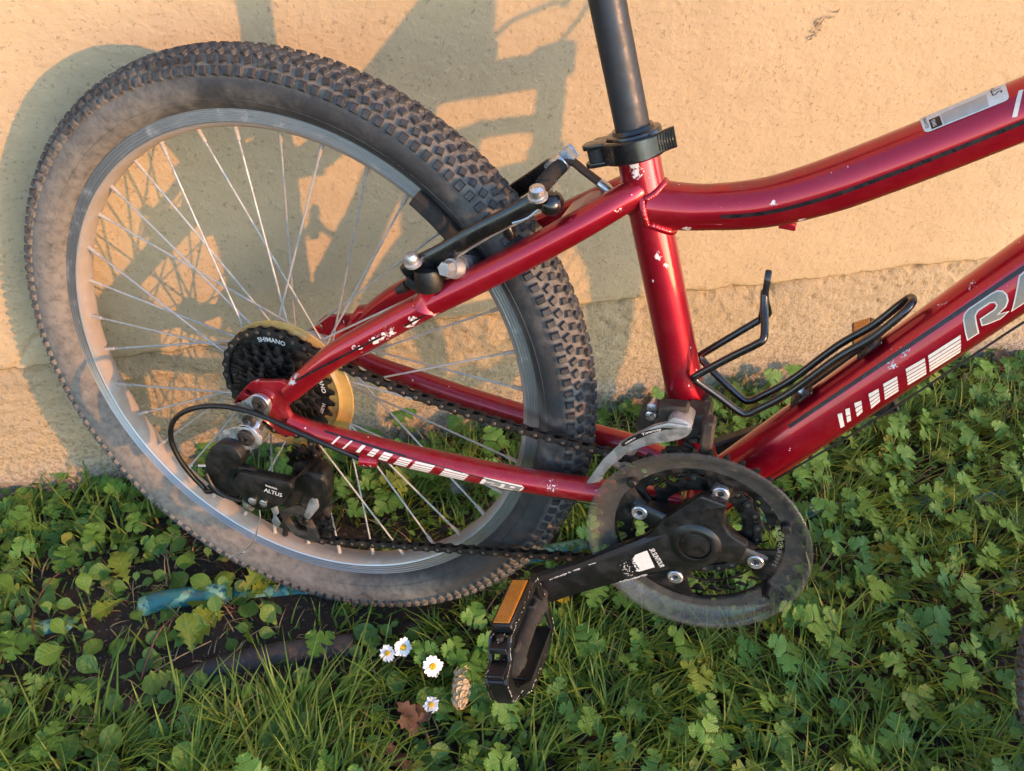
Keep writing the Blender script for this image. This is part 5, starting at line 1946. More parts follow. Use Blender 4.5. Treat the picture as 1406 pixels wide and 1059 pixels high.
# ---- front end, beyond the picture's right edge: fork, wheel, bars
STEER = 0.20
hx = (HT_B - HT_A).normalized()
fork_c = HT_A - hx * 8
off = V3(hx.z, 0, -hx.x)
AX0 = fork_c - hx * 425 + off * 47
SR = Matrix.Rotation(STEER, 3, hx)
def st(p):
    return HT_A + SR @ (Vector(p) - HT_A)
def stg(pts):
    return [st(p) for p in pts]
fork = holder('fork')
g = G()
g.cyl(fork_c + hx * 8, fork_c + hx * 130, 14, 20)
crown = fork_c - hx * 10
for p in ((0, 30), (30, 64), (-30, -64)):
    pass
g.box(st(crown + off * 14), (44, 168, 34), SR @ Matrix((off, Y1, hx)).transposed(), 0.25)
sub('fork_crown', g, M_BLACK, fork)
for s_ in (-1, 1):
    a = crown + off * 24 + Y1 * s_ * 69
    b = AX0 + Y1 * s_ * 60 + hx * 4
    g = G()
    g.tube(stg([a + hx * 24, a + hx * 20, a - hx * 10, a - hx * 14, a - hx * 95]), [17, 20, 20, 14, 14], 20)
    sub('stanchion', g, M_STEEL, fork)
    g = G()
    g.tube(stg([a - hx * 88, a - hx * 92, a - hx * 260, b + hx * 40, b]), [19, 18, 17, 14, 9], 20)
    sub('lower_leg', g, M_BLACK, fork)
g = G()
arch = [crown + off * 26 + Y1 * -62 - hx * 88, crown + off * 46 + Y1 * -48 - hx * 66, crown + off * 50 - hx * 60, crown + off * 46 + Y1 * 48 - hx * 66, crown + off * 26 + Y1 * 62 - hx * 88]
g.tube(stg(smooth_path(arch, 6)), 10, 14)
sub('fork_arch', g, M_BLACK, fork)
fw2 = holder('front_wheel')
fm = Matrix.Translation(st(AX0) * 0.001) @ SR.to_4x4()
fwl = Matrix.Translation((0, 0, BASE)) @ fm
fw2.matrix_local = fwl
link('tyre', tyre_me, fw2)
link('rim', rim_me, fw2)
link('hub', hub_me, fw2)
put_spokes(fw2)
hb = holder('handlebar')
stem_t = HT_B + hx * 30
bar_c = st(stem_t + off * 62 + hx * 16)
g = G()
g.tube([st(HT_B), st(stem_t)], 17, 20)
g.tube([st(stem_t - hx * 8), bar_c], [17, 17], 18)
g.tube([bar_c + SR @ V3(0, -24, 0), bar_c + SR @ V3(0, 24, 0)], 20, 20)
sub('stem', g, M_BLACK, hb)
def hbp(x, y, z):
    return bar_c + SR @ (off * x + Y1 * y + hx * z)
g = G()
g.tube(smooth_path([hbp(-26, -290, 34), hbp(-14, -160, 30), hbp(-2, -80, 4), hbp(0, -40, 0), hbp(0, 40, 0), hbp(-2, 80, 4), hbp(-14, 160, 30), hbp(-26, 290, 34)], 6), 12, 18)
sub('bar', g, M_BLACK, hb)
for s_ in (-1, 1):
    g = G()
    P = [hbp(-26 + 11 * (1 - i / 14), s_ * (290 - 9 * (14 - i)), 34) for i in range(15)]
    g.tube(P, [15.5 + 1.2 * (i % 2) for i in range(15)], 18)
    sub('grip', g, M_RUBBER, hb)
    g = G()
    g.tube(smooth_path([hbp(-8, s_ * 120, 28), hbp(28, s_ * 122, 18), hbp(44, s_ * 140, 8), hbp(40, s_ * 200, 2), hbp(36, s_ * 250, 4)], 6), [9, 9, 9, 9, 9, 9, 10, 10, 10, 10, 9, 9, 8, 8, 7, 7, 7, 6, 6, 6, 6, 6, 6, 6, 6][:25], 12)
    g.box(hbp(4, s_ * 150, 6), (44, 40, 26), SR, 0.3)
    sub('brake_lever', g, M_PLASTIC, hb)
g = G()
g.tube(smooth_path([hbp(30, 122, 18), hbp(60, 90, 10), (950, 60, 560), (918, 50, 483), (900, 50, 464), (864, 50, 436), (806, 50, 410), (738, 50, 392), (735, 45, 380)], 8), 2.5, 10)
g.tube(smooth_path([hbp(10, -130, 0), hbp(95, -60, -10), (935, 20, 505), (909, 20, 488), (864, 20, 473), (807, 20, 453), (770, 20, 430)], 8), 2.5, 10)
sub('cable_loop', g, M_HOSE, hb)
# front brake arms
for s_ in (-1, 1):
    g = G()
    a = AX0 + hx * 262 + off * 26 + Y1 * s_ * 46
    g.tube(stg(smooth_path([a - hx * 10, a + hx * 30 + off * 4, a + hx * 100 + off * 8 - Y1 * s_ * 8], 5)), 8, 12, flat=(.45, 1), up=(0, 1, 0))
    sub('front_brake_arm', g, M_BLACK, fork)

# ------------------------------------------------------------------ plants and small things on the ground
def in_view(x, y, m=0.0):
    return -0.47 - m < x < 1.30 + m and -0.52 - m < y < WALL_Y + 0.01

def leaf_mesh(name, g, mats):
    me = bpy.data.meshes.new(name)
    me.from_pydata([tuple(v) for v in g.v], [], g.f)
    for m in mats:
        me.materials.append(m)
    me.polygons.foreach_set('material_index', g.mi)
    me.polygons.foreach_set('use_smooth', [True] * len(me.polygons))
    bl = getattr(g, 'blade', [])
    bl = bl + [(0, 0, 0)] * (len(g.v) - len(bl))
    at = me.attributes.new('blade', 'FLOAT_VECTOR', 'POINT')
    at.data.foreach_set('vector', np.array(bl, np.float32).ravel())
    me.update()
    return me

def leaflet(g, half, L, o, d, nrm, fold=0.22, droop=0.25, curl=0.0, asym=None, rnd=RNG):
    """one leaf blade: half outline (x, y) mirrored about the midrib; o base, d direction, nrm upper side"""
    d = Vector(d).normalized()
    n = (Vector(nrm) - d * Vector(nrm).dot(d)).normalized()
    s = d.cross(n)
    vs, fs = [], []
    def P(x, y):
        z = fold * abs(x) * (1 - 0.8 * abs(x)) - droop * y * y + curl * x * y + 0.03 * sin(9 * y + 5 * x)
        return Vector(o) + (s * x + d * y + n * z) * L
    m = len(half)
    bl = getattr(g, 'blade', None)
    if bl is None:
        bl = g.blade = []
    bl += [(0, 0, 0)] * (len(g.v) - len(bl))
    for (x, y) in half:
        bl += [(0, y, 0), (x * .55, y, 0), (x, y, 0), (-x * .55, y, 0), (-x, y, 0)]
        vs.append(P(0, y))
        vs.append(P(x * 0.55, y * 0.98 + 0.01))
        vs.append(P(x, y))
        vs.append(P(-x * 0.55, y * 0.98 + 0.01))
        vs.append(P(-x * (1 if asym is None else asym), y))
    for i in range(m - 1):
        a, b = i * 5, i * 5 + 5
        fs += [(a, a + 1, b + 1, b), (a + 1, a + 2, b + 2, b + 1), (a + 3, a, b, b + 3), (a + 4, a + 3, b + 3, b + 4)]
    g.add(vs, fs)

BUTTER = [(0.0, 0.0), (0.13, 0.08), (0.36, 0.20), (0.52, 0.30), (0.50, 0.36), (0.60, 0.44), (0.52, 0.49), (0.42, 0.50), (0.20, 0.47), (0.17, 0.50), (0.30, 0.62), (0.40, 0.68), (0.33, 0.73), (0.36, 0.82), (0.24, 0.83), (0.22, 0.92), (0.12, 0.90), (0.07, 0.99), (0.0, 1.0)]
BUTTER2 = [(0.0, 0.0), (0.20, 0.10), (0.46, 0.20), (0.62, 0.34), (0.55, 0.41), (0.58, 0.52), (0.44, 0.55), (0.28, 0.52), (0.24, 0.56), (0.40, 0.70), (0.34, 0.78), (0.36, 0.86), (0.23, 0.86), (0.19, 0.95), (0.10, 0.92), (0.0, 1.0)]
OVAL = [(0.0, 0.0), (0.06, 0.12), (0.10, 0.25), (0.24, 0.40), (0.33, 0.55), (0.36, 0.70), (0.31, 0.83), (0.19, 0.94), (0.0, 1.0)]
ROUND = [(0.0, 0.0), (0.12, 0.06), (0.30, 0.2), (0.42, 0.4), (0.42, 0.6), (0.33, 0.8), (0.18, 0.94), (0.0, 1.0)]
DANDY = [(0.0, 0.0), (0.03, 0.12), (0.10, 0.20), (0.05, 0.25), (0.17, 0.38), (0.09, 0.42), (0.26, 0.55), (0.15, 0.60), (0.33, 0.74), (0.24, 0.80), (0.25, 0.88), (0.12, 0.96), (0.0, 1.0)]

def butter_leaf(rnd, size, h, lean):
    """a three-part leaf on its stalk; rises from the origin"""
    g = G(1.0)
    tip = Vector((lean, 0, h))
    g.cur = 1
    g.tube(smooth_path([(0, 0, -0.004), (lean * 0.25, rnd.uniform(-.004, .004), h * 0.6), tip], 4), [0.0011] * 8 + [0.0008], 5, cap=False)
    g.cur = 0
    tilt = rnd.uniform(-0.25, 0.35)
    nrm = Vector((sin(tilt) * 1.0, rnd.uniform(-.25, .25), cos(tilt))).normalized()
    for a, s in ((0, 1.0), (rnd.uniform(92, 118), 0.92), (-rnd.uniform(92, 118), 0.92)):
        a = radians(a + rnd.uniform(-7, 7))
        d = Vector((cos(a), sin(a), rnd.uniform(-0.05, 0.22)))
        o = tip + d.normalized() * size * (0.10 if a == 0 else 0.04)
        leaflet(g, rnd.choice((BUTTER, BUTTER, BUTTER2)), size * s * rnd.uniform(.88, 1.08), o, d, nrm, rnd.uniform(.10, .38), rnd.uniform(0.05, .34), rnd.uniform(-.2, .2))
    return g
def oval_leaf(rnd, L, rise, shape):
    g = G(1.0)
    g.cur = 1
    b = Vector((L * 0.22, 0, rise * 0.5))
    g.tube([(0, 0, -0.004), tuple(b)], [0.0014, 0.0010], 5, cap=False)
    g.cur = 0
    leaflet(g, shape, L, b, (1, rnd.uniform(-.15, .15), rise / L * 1.2), (-0.2, rnd.uniform(-.3, .3), 1), rnd.uniform(.15, .45), rnd.uniform(.15, .45), rnd.uniform(-.2, .2))
    return g

rv = random.Random(21)
BUT_ME = [leaf_mesh('leaf', butter_leaf(rv, rv.uniform(0.020, 0.027), rv.uniform(0.016, 0.052), rv.uniform(0.004, 0.026)), [M_LEAF, M_STEM]) for _ in range(18)]
OVAL_ME = [leaf_mesh('leaf', oval_leaf(rv, rv.uniform(0.024, 0.040), rv.uniform(0.006, 0.022), OVAL), [M_LEAF2, M_STEM]) for _ in range(10)]
DAN_ME = [leaf_mesh('leaf', oval_leaf(rv, rv.uniform(0.055, 0.085), rv.uniform(0.012, 0.03), DANDY), [M_LEAF3, M_REDSTEM]) for _ in range(6)]

PLANTS = []
LEAN = 0.42
def free(x, y, r):
    # keep the bared stretches of hose and pipe clear
    if (-0.225 < x < -0.125 and -0.062 < y < -0.002) or (-0.15 < x < 0.0 and -0.165 < y < -0.105):
        return False
    for (a, b, c) in PLANTS:
        if (x - a) ** 2 + (y - b) ** 2 < (r + c) ** 2 * 0.45:
            return False
    return True
def by_tyre(x, y, m):
    """distance of a ground point from the rear tyre's foot"""
    u = x * 0.82969 + y * -0.55816
    v = x * 0.5547 + y * 0.8226
    return abs(v) < m and -0.20 < u < 0.20
def wheel_front(x, y):
    # strip of ground that would hide the tyre or its foot from in front of it
    return -0.34 < x < 0.30 and -0.16 < y < 0.06

def plant(name, label, cat, group, meshes, x, y, n, spread_, smin, smax):
    e = empty(name, (x, y, gz(x, y)))
    tag(e, label, cat, group)
    # the whole plant leans towards the light
    e.rotation_mode = 'QUATERNION'
    e.rotation_quaternion = Vector((0, 0, 1)).rotation_difference(Vector((0.59 * LEAN + rv.uniform(-.18, .18), -0.77 * LEAN + rv.uniform(-.18, .18), 1.0)).normalized())
    a0 = rv.uniform(0, 6.28)
    for i in range(n):
        o = link('leaf', rv.choice(meshes), e)
        a = a0 + 2 * pi * i / n + rv.uniform(-.5, .5)
        r_ = rv.uniform(0, spread_)
        o.location = (cos(a) * r_, sin(a) * r_, 0)
        o.rotation_euler = (rv.uniform(-.25, .25), rv.uniform(-.25, .25), a)
        s = rv.uniform(smin, smax)
        o.scale = (s, s, s * rv.uniform(.8, 1.15))
    PLANTS.append((x, y, spread_ + 0.02))
    return e

# creeping plants with three-part leaves: dense on the right and along the wall
tries = 0
made = 0
while made < 275 and tries < 20000:
    tries += 1
    x, y = rv.uniform(-0.40, 1.26), rv.uniform(-0.46, 0.185)
    dens = 0.15
    if x > 0.30: dens = 0.85
    if x > 0.12 and y < -0.12: dens = max(dens, 0.30 if x < 0.36 else 0.75)
    if y > 0.10 and x > -0.05: dens = 0.95
    if y > 0.13 and x < -0.05: dens = 0.55
    if x < 0.1 and y < 0.08: dens = 0.05
    if 0.30 < x < 0.62 and y < -0.26: dens = 0.40
    if by_tyre(x, y, 0.05) or (wheel_front(x, y) and rv.random() > 0.12):
        continue
    if rv.random() > dens or not free(x, y, 0.017):
        continue
    n = rv.choice((2, 3, 3, 4))
    lim = wheel_front(x, y)
    zone = ('along the wall foot, seen through or beside the rear wheel' if y > 0.07 and x < 0.36 else 'along the wall foot under the bottle cage' if y > 0.05 and x < 0.85 else 'at the right edge of the picture' if x > 0.80 else 'right of and below the chain guard' if x > 0.34 else 'in the grass round the pedal and the daisies' if x > -0.02 else 'among the oval leaves on the left')
    plant('creeping_buttercup', 'creeping plant with toothed leaves ' + zone, 'plant', 'creeping plants ' + zone, BUT_ME, x, y, n, 0.026, 0.5 if lim else 0.62, 0.7 if lim else 1.06)
    made += 1
# plants with oval leaves on the left
tries = made = 0
while made < 84 and tries < 9000:
    tries += 1
    x, y = rv.uniform(-0.44, 0.14), rv.uniform(-0.36, 0.17)
    d = 0.8
    if -0.26 < x < 0.0 and -0.15 < y < 0.05: d = 0.10
    if x > -0.05 and y > -0.14: d = 0.0
    if by_tyre(x, y, 0.05) or rv.random() > d or not free(x, y, 0.019):
        continue
    zone = 'between the teal hose and the wall' if y > -0.03 else 'below the teal hose on the left'
    plant('oval_leaf_rosette', 'low rosette of smooth oval green leaves ' + zone, 'plant', 'oval leaf rosettes ' + zone, OVAL_ME, x, y, rv.choice((4, 5, 6)), 0.012, 0.42, 0.98)
    made += 1
for (x, y, lab, n) in ((-0.105, -0.052, 'yellow green dandelion plant with lobed leaves over the teal hose', 8), (-0.215, -0.012, 'pale yellow green lobed leaf plant at the left end of the teal hose', 4), (-0.40, 0.11, 'light green lobed leaf plant at the left edge near the wall', 6), (-0.15, -0.115, 'small yellow leaved plant on the bare soil above the dark pipe', 3)):
    plant('dandelion', lab, 'plant', None, DAN_ME, x, y, n, 0.006, 0.5, 0.8)

# understory of small leaves and the grass: one mesh each
def scatter_mesh(name, protos, mats, pts, rnd):
    """copies of small meshes joined into one; pts: x, y, z, turn, tilt x, tilt y, scale"""
    V, F, T, MI, BL = [], [], [], [], []
    o = 0
    for (x, y, z, a, tx, ty, s) in pts:
        pv, pf, pm, pb = protos[rnd.randrange(len(protos))]
        ca, sa = cos(a), sin(a)
        v = pv * s
        v = np.stack([v[:, 0] + ty * v[:, 2], v[:, 1] + tx * v[:, 2], v[:, 2] - ty * v[:, 0] - tx * v[:, 1]], -1)
        w = np.stack([v[:, 0] * ca - v[:, 1] * sa + x, v[:, 0] * sa + v[:, 1] * ca + y, v[:, 2] + z], -1)
        V.append(w)
        BL.append(pb)
        F.extend([tuple(i + o for i in f) for f in pf])
        MI.extend(pm)
        T.append(np.full(len(w), rnd.random()))
        o += len(w)
    me = bpy.data.meshes.new(name)
    me.from_pydata(np.concatenate(V).tolist(), [], F)
    for m in mats:
        me.materials.append(m)
    me.polygons.foreach_set('material_index', MI)
    me.polygons.foreach_set('use_smooth', [True] * len(me.polygons))
    at = me.attributes.new('tint', 'FLOAT', 'POINT')
    at.data.foreach_set('value', np.concatenate(T).astype(np.float32))
    at = me.attributes.new('blade', 'FLOAT_VECTOR', 'POINT')
    at.data.foreach_set('vector', np.concatenate(BL).ravel())
    me.update()
    return link(name, me)
def proto(g):
    bl = g.blade + [(0, 0, 0)] * (len(g.v) - len(g.blade))
    return (np.array([tuple(v) for v in g.v], float), list(g.f), list(g.mi), np.array(bl, np.float32))
pr_small = []
for k in range(5):
    g = G(1.0)
    for j in range(rv.choice((4, 6, 7))):
        a = rv.uniform(0, 6.28)
        o = Vector((cos(a) * rv.uniform(.002, .012), sin(a) * rv.uniform(.002, .012), rv.uniform(.004, .020)))
        leaflet(g, ROUND[::2] + [ROUND[-1]], rv.uniform(.007, .012), o, (cos(a), sin(a), rv.uniform(-.1, .5)), (0, 0, 1), 0.3, 0.2)
    pr_small.append(proto(g))
for k in range(4):
    pr_small.append(proto(butter_leaf(rv, rv.uniform(.011, .017), rv.uniform(.010, .025), rv.uniform(.002, .014))))
pts = []
while len(pts) < 2000:
    x, y = rv.uniform(-0.48, 1.32), rv.uniform(-0.50, 0.19)
    d = 0.75
    if x > 0.3 or y > 0.10: d = 0.9
    if -0.27 < x < 0.02 and -0.16 < y < 0.04: d = 0.16
    if x < -0.10 and (y > 0.01 or y < -0.14): d = 1.0
    if by_tyre(x, y, 0.035) or not free(x, y, -0.05) or rv.random() > d or (wheel_front(x, y) and rv.random() > 0.5):
        continue
    pts.append((x, y, gz(x, y) - 0.002, rv.uniform(0, 6.28), rv.uniform(-.4, .4), rv.uniform(-.4, .4), rv.uniform(.7, 1.35) * (0.75 if wheel_front(x, y) else 1)))
gc = scatter_mesh('ground_cover', pr_small, [M_LEAF2, M_STEM], pts, rv)
gc['kind'] = 'stuff'

def grass_mesh(name, N, mat, hmin, hmax, wid, dens_fn, bend, seed, seg=4):
    r = np.random.default_rng(seed)
    X, Y = [], []
    tot = 0
    while tot < N:
        x = r.uniform(-0.75, 1.6, 40000)
        y = r.uniform(-0.75, WALL_Y - 0.004, 40000)
        k = r.random(40000) < dens_fn(x, y)
        X.append(x[k]); Y.append(y[k])
        tot += int(k.sum())
    x = np.concatenate(X)[:N]
    y = np.concatenate(Y)[:N]
    # blades stand in tufts that share a lean
    cx = np.round(x / 0.022) * 0.022
    cy = np.round(y / 0.022) * 0.022
    x = x + (cx - x) * r.uniform(0, 0.75, N)
    y = y + (cy - y) * r.uniform(0, 0.75, N)
    z = ground_z(x, y) - 0.003
    flow = 2.2 * fbm2(x, y, 5.0, 2, seed + 1) + 1.3 * fbm2(cx, cy, 31.0, 2, seed + 2)
    az = flow * 2.4 + r.normal(0, 0.75, N)
    h = r.uniform(hmin, hmax, N) * (0.75 + 0.5 * r.random(N))
    v = x * 0.5547 + y * 0.8226
    u = x * 0.82969 - y * 0.55816
    h = np.where((x < 0.06) & (y < -0.17), h * 1.25, h)
    h = np.where((x > -0.15) & (x < 0.0) & (y > -0.19) & (y < -0.10), h * 0.4, h)
    low = (x > -0.36) & (x < 0.30) & (y > -0.17) & (y < 0.06)
    h = np.where(low, np.minimum(h, r.uniform(0.012, 0.034, N)), h)
    foot = (np.abs(v) < 0.045) & (np.abs(u) < 0.16)
    h = np.where(foot, h * 0.35, h)
    w = r.uniform(wid * 0.55, wid, N)
    lean = r.uniform(0.15, 0.75, N)
    b = r.uniform(bend[0], bend[1], N)
    dx, dy = np.cos(az), np.sin(az)
    sx, sy = -dy, dx
    tw = r.normal(0, 0.35, N)
    V = np.zeros((N, (seg + 1) * 2, 3))
    for i in range(seg + 1):
        t = i / seg
        out = h * (lean * t + b * t * t) * 0.8
        up = h * (t - 0.42 * b * t * t * t)
        wd_ = w * (1 - t ** 1.7) * 0.5 + 0.00008
        ox, oy = sx * np.cos(tw * t) + dx * np.sin(tw * t), sy * np.cos(tw * t) + dy * np.sin(tw * t)
        for s_, j in ((-1, 0), (1, 1)):
            V[:, i * 2 + j, 0] = x + dx * out + ox * wd_ * s_
            V[:, i * 2 + j, 1] = np.minimum(y + dy * out + oy * wd_ * s_, WALL_Y - 0.001)
            V[:, i * 2 + j, 2] = z + up + np.where(s_ > 0, wd_ * 0.3, 0)
    n1 = (seg + 1) * 2
    base = (np.arange(N) * n1)[:, None, None]
    q = np.array([[2 * i, 2 * i + 1, 2 * i + 3, 2 * i + 2] for i in range(seg)])[None]
    F = (base + q).reshape(-1, 4)
    me = bpy.data.meshes.new(name)
    me.vertices.add(N * n1)
    me.vertices.foreach_set('co', V.reshape(-1).astype(np.float32))
    me.loops.add(F.size)
    me.loops.foreach_set('vertex_index', F.astype(np.int32).ravel())
    me.polygons.add(len(F))
    me.polygons.foreach_set('loop_start', np.arange(0, F.size, 4, dtype=np.int32))
    me.update(calc_edges=True)
    me.polygons.foreach_set('use_smooth', [True] * len(F))
    at = me.attributes.new('tint', 'FLOAT', 'POINT')
    at.data.foreach_set('value', np.repeat(r.random(N) * 0.9, n1).astype(np.float32))
    me.materials.append(mat)
    return link(name, me)

def g_dens(x, y):
    d = np.full_like(x, 0.55)
    d = np.where((y < -0.16), 0.6, d)
    d = np.where((y < -0.17) & (x < 0.06), 1.0, d)
    d = np.where((x > 0.10) & (x < 0.42) & (y < 0.12), 0.95, d)
    d = np.where((x > 0.34) & (y > -0.24), 0.30, d)
    d = np.where((x > 0.66), 0.34, d)
    d = np.where((x < -0.02) & (y > -0.10), 0.32, d)
    d = np.where((x > -0.27) & (x < 0.0) & (y > -0.16) & (y < 0.05), 0.05, d)
    d = np.where(y > 0.12, np.minimum(d, 0.22), d)
    d = d * np.clip(0.55 + 1.2 * fbm2(x, y, 9.0, 3, 77), 0.12, 1.0)
    return d
gr = grass_mesh('grass', 33000, M_GRASS, 0.024, 0.064, 0.0036, g_dens, (0.1, 0.9), 5)
gr['kind'] = 'stuff'
def s_dens(x, y):
    d = np.full_like(x, 0.35)
    d = np.where((x > -0.02) & (x < 0.35) & (y > -0.02), 1.0, d)
    d = np.where((x < 0.05) & (y < 0.05), 0.7, d)
    return d * np.clip(0.5 + 1.5 * fbm2(x, y, 12.0, 3, 78), 0.05, 1.0)
sg = grass_mesh('dry_grass', 3800, M_STRAW, 0.020, 0.045, 0.0020, s_dens, (0.6, 1.6), 9)
sg['kind'] = 'stuff'

# teal hose and the dark pipe, half buried
def ground_tube(name, pts, r, mat, label, cat, dz=0.0, n=18):
    P = smooth_path([(x, y, 0) for x, y in pts], 10)
    c = P[len(P) // 2]
    o = Vector((c.x, c.y, gz(c.x, c.y)))
    g = G(1.0)
    rs = random.Random(4)
    g.tube([Vector((p.x, p.y, gz(p.x, p.y) + dz(p.x))) - o for p in P], [r * rs.uniform(.975, 1.025) for _ in P], n)
    ob = obj(name, g, mat)
    ob.location = o
    tag(ob, label, cat)
    return ob
ground_tube('garden_hose', [(-0.48, -0.030), (-0.40, -0.031), (-0.33, -0.029), (-0.27, -0.030), (-0.20, -0.027), (-0.13, -0.028), (-0.05, -0.033), (0.03, -0.046), (0.20, -0.052), (0.36, -0.058), (0.55, -0.066), (0.71, -0.074), (0.80, -0.082), (1.1, -0.10)], 0.0115, M_TEAL, 'old teal hose with flaking paint half buried along the ground', 'hose', lambda x: (0.006 if -0.205 < x < -0.12 else -0.0055 if -0.325 < x < -0.285 else -0.016 if x < -0.205 else -0.0075 if x < 0.1 else -0.001))
ground_tube('drain_pipe', [(-0.235, -0.150), (-0.19, -0.140), (-0.125, -0.128), (-0.07, -0.123), (-0.02, -0.127), (0.02, -0.134)], 0.0125, M_DARKPIPE, 'short dark dirty pipe lying on bare soil among weeds', 'pipe', lambda x: 0.0040 - 0.010 * max(0, min(1, (-0.13 - x) / 0.06)))

# daisies
def daisy(x, y, h, face, label, r=0.0098):
    e = empty('daisy', (x - face[0] * 0.004, y - face[1] * 0.004, gz(x, y)))
    tag(e, label, 'flower', 'white daisies in the grass')
    c = Vector((x, y, gz(x, y) + h)) - e.location
    f = Vector(face).normalized()
    g = G(1.0)
    g.tube(smooth_path([(0, 0, -0.003), (0.002, 0.001, h * .5), c - f * 0.003], 5), 0.0009, 6)
    obj('stem', g, M_STEM, e)
    u = f.cross(Vector((0, 0, 1))).normalized()
    w = f.cross(u)
    g = G(1.0)
    n = 26
    for k in range(n):
        a = 2 * pi * k / n + rv.uniform(-.08, .08)
        d = u * cos(a) + w * sin(a)
        L = r * rv.uniform(.74, 1.08)
        leaflet(g, [(0, 0), (0.09, 0.1), (0.155, 0.5), (0.165, 0.8), (0.09, 0.97), (0, 1.0)], L, c + d * r * 0.10 + f * (0.0004 if k % 2 else 0), d + f * rv.uniform(0.05, 0.28), f, 0.3, rv.uniform(-.05, .15))
    obj('petal_ring', g, M_PETAL, e, 180)
    g = G(1.0)
    g.sphere(c + f * 0.0008, r * 0.36, 14, 8, (1, 1, 0.62), f.to_track_quat('Z', 'Y').to_matrix())
    for k in range(40):
        a, q = rv.uniform(0, 6.28), r * 0.34 * math.sqrt(rv.random())
        g.sphere(c + u * cos(a) * q + w * sin(a) * q + f * (0.0008 + math.sqrt(max(0, (r * .36) ** 2 - q * q)) * 0.62), 0.00045, 5, 3)
    obj('flower_disc', g, M_YELLOW, e)
daisy(0.053, -0.173, 0.040, (-0.55, -0.6, 0.75), 'small daisy tucked half behind the larger daisy at its right', 0.0085)
daisy(0.069, -0.173, 0.043, (0.25, -0.75, 0.65), 'fully open daisy overlapping a smaller one at its left')
daisy(0.0955, -0.2015, 0.041, (0.1, -0.62, 0.75), 'lone open daisy between the daisy pair and the tan cone', 0.0105)
daisy(0.087, -0.239, 0.034, (-0.25, -0.25, 0.95), 'lowest small daisy beside the brown dead leaf', 0.0078)

def yellow_flower(x, y, h, label):
    e = empty('yellow_flower', (x, y, gz(x, y)))
    tag(e, label, 'flower')
    c = Vector((0, 0, h))
    g = G(1.0)
    g.tube([(0, 0, -0.003), (0.002, 0, h * .5), tuple(c)], 0.0010, 6)
    obj('stem', g, M_STEM, e)
    g = G(1.0)
    for k in range(18):
        a = 2 * pi * k / 18
        leaflet(g, [(0, 0), (0.14, 0.2), (0.2, 0.7), (0, 1)], 0.009, c, (cos(a), sin(a), 0.3), (0, 0, 1), 0.2, 0.1)
    obj('petal_ring', g, M_YELLOW, e, 180)
yellow_flower(1.05, 0.172, 0.075, 'yellow flower on a tall stalk by the wall under the red down tube')
yellow_flower(0.262, -0.135, 0.020, 'low yellow flower in the grass below the black crank arm')

# tan cone with overlapping scales
ce = empty('spruce_cone', (0.1205, -0.227, gz(0.1205, -0.227) + 0.030))
tag(ce, 'tan cone with overlapping papery scales lying right of the daisies', 'cone')
cd = Vector((-0.30, -0.88, -0.12)).normalized()
cu_ = Vector((0, 0, 1))
cu_ = (cu_ - cd * cu_.dot(cd)).normalized()
cw = cd.cross(cu_)
g = G(1.0)
g.tube([cd * t for t in (-0.021, -0.012, 0, 0.012, 0.021)], [0.002, 0.006, 0.0075, 0.0055, 0.0015], 12)
obj('cone_core', g, M_CONE, ce)
ce.scale = (0.88, 0.88, 0.88)
g = G(1.0)
leaflet(g, [(0, 0), (0.40, 0.12), (0.72, 0.4), (0.76, 0.70), (0.48, 0.93), (0, 1.0)], 0.0112, (0, 0, 0), (1, 0, 0.30), (0, 0, 1), -0.26, -0.10)
sc_me = g.mesh('cone_scale', M_CONE, True, 180)
k = 0
for row in range(11):
    t = 0.021 - row * 0.0040
    rad = 0.0078 * math.sqrt(max(0.05, 1 - ((t + 0.001) / 0.024) ** 2))
    for j in range(6):
        a = 2 * pi * (j + 0.5 * (row % 2)) / 6
        out = cu_ * cos(a) + cw * sin(a)
        o = link('cone_scale', sc_me, ce)
        xax = -cd
        m = Matrix((xax, out.cross(xax), out)).transposed().to_4x4()
        m.translation = cd * (t + 0.004) + out * rad * 0.72
        o.matrix_local = m @ Matrix.Scale((0.75 + 0.35 * rad / 0.0078) * rv.uniform(.88, 1.1), 4)

def dead_leaf(name, x, y, z, L, rot, tilt, label, pts):
    g = G(1.0)
    for a, s in ((0, 1), (55, .85), (-55, .85), (105, .6), (-105, .6)):
        q = radians(a)
        leaflet(g, pts, L * s, (0, 0, 0), (cos(q), sin(q), rv.uniform(-.1, .35)), (0, 0, 1), rv.uniform(-.3, .5), rv.uniform(-.4, .4), rv.uniform(-.6, .6))
    g.tube([(0, 0, 0), (-L * .4, 0.002, 0.003), (-L * .8, 0.006, -0.002)], 0.0009, 6)
    o = obj(name, g, M_DEAD, None, 180)
    o.location = (x, y, gz(x, y) + z)
    o.rotation_euler = (tilt[0], tilt[1], rot)
    tag(o, label, 'dead leaf')
MAPLE = [(0, 0), (0.16, 0.15), (0.22, 0.35), (0.36, 0.5), (0.2, 0.58), (0.26, 0.74), (0.1, 0.8), (0, 1.0)]
dead_leaf('dead_leaf', 0.070, -0.252, 0.030, 0.030, 2.2, (0.3, -0.2), 'crumpled brown dead leaf just below the lowest daisy', MAPLE)
dead_leaf('dead_leaf', 0.041, -0.283, 0.026, 0.026, 0.6, (-0.3, 0.3), 'small brown dead leaf at the bottom edge left of the cone', MAPLE)
dead_leaf('dead_leaf', 1.12, 0.155, 0.022, 0.050, 1.0, (0.5, 0.2), 'large reddish brown dead leaf by the wall at the right edge', MAPLE)
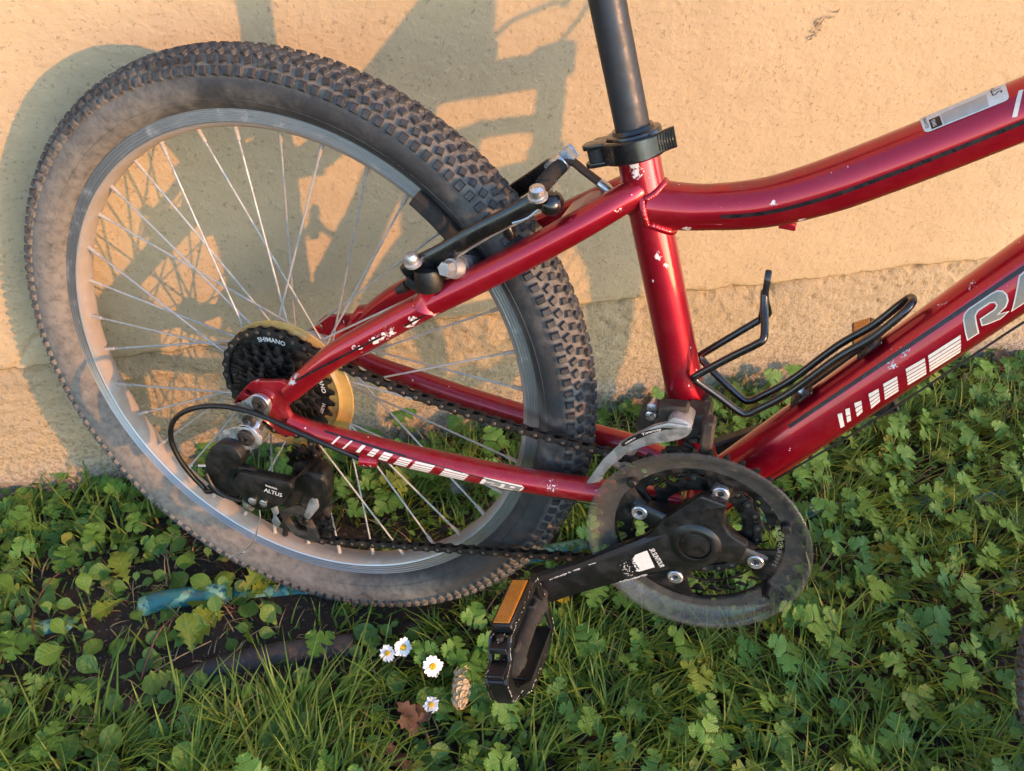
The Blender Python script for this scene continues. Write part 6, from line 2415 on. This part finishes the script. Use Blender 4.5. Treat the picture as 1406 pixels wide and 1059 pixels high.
dead_leaf('dead_leaf', 0.35, -0.37, 0.022, 0.018, 2.0, (0.3, 0.2), 'tiny brown dead leaf in the grass below the chain guard', MAPLE)

def stone(x, y, r, sq, label, mat=M_STONE):
    g = G(1.0)
    g.sphere((0, 0, 0), r, 16, 10, sq)
    rs = random.Random(int(x * 1000))
    g.v = [tuple(Vector(v) * (1 + 0.16 * mnoise.noise(Vector(v) * 60 + Vector((x * 9, y * 9, 0))))) for v in g.v]
    o = obj('pebble', g, mat, None, 60)
    o.location = (x, y, gz(x, y) + r * sq[2] * 0.5)
    tag(o, label, 'stone')
stone(1.07, 0.150, 0.016, (1.2, .9, .8), 'round grey pebble at the foot of the wall under the down tube')
stone(0.185, 0.082, 0.017, (1.2, .9, .7), 'pale pebble seen through the wheel nearest the chain stay stripes')
stone(0.262, 0.076, 0.018, (1.0, 1.0, .75), 'pale pebble behind the tyre right of a similar pebble')
stone(0.80, 0.085, 0.020, (1.3, .9, .6), 'dark grey stone in the leaves under the bottle cage')
stone(0.865, 0.100, 0.014, (1.0, 1.0, .8), 'small grey stone right of the dark stone under the bottle cage')

def stalk(pts, r, mat, label):
    o_ = Vector((pts[0][0], pts[0][1], gz(pts[0][0], pts[0][1])))
    g = G(1.0)
    P = smooth_path([Vector((x, y, gz(x, y) + z)) - o_ for x, y, z in pts], 6)
    g.tube(P, [r * (1 - 0.5 * i / len(P)) for i in range(len(P))], 7)
    o = obj('dry_stalk', g, mat)
    o.location = o_
    tag(o, label, 'stalk')
stalk([(-0.205, -0.118, 0.0), (-0.195, -0.095, 0.012), (-0.182, -0.072, 0.018), (-0.165, -0.055, 0.014)], 0.0013, M_REDSTEM, 'thin reddish stalk arching over the bare soil')
stalk([(-0.300, -0.062, 0.0), (-0.318, -0.03, 0.016), (-0.305, 0.02, 0.024), (-0.275, 0.055, 0.010)], 0.0012, M_DEAD, 'long red brown stalk bending up at the left edge')
stalk([(-0.20, -0.118, 0.004), (-0.165, -0.108, 0.012), (-0.13, -0.098, 0.012)], 0.0010, M_STRAW, 'pale straw coloured twig lying on the bare soil')
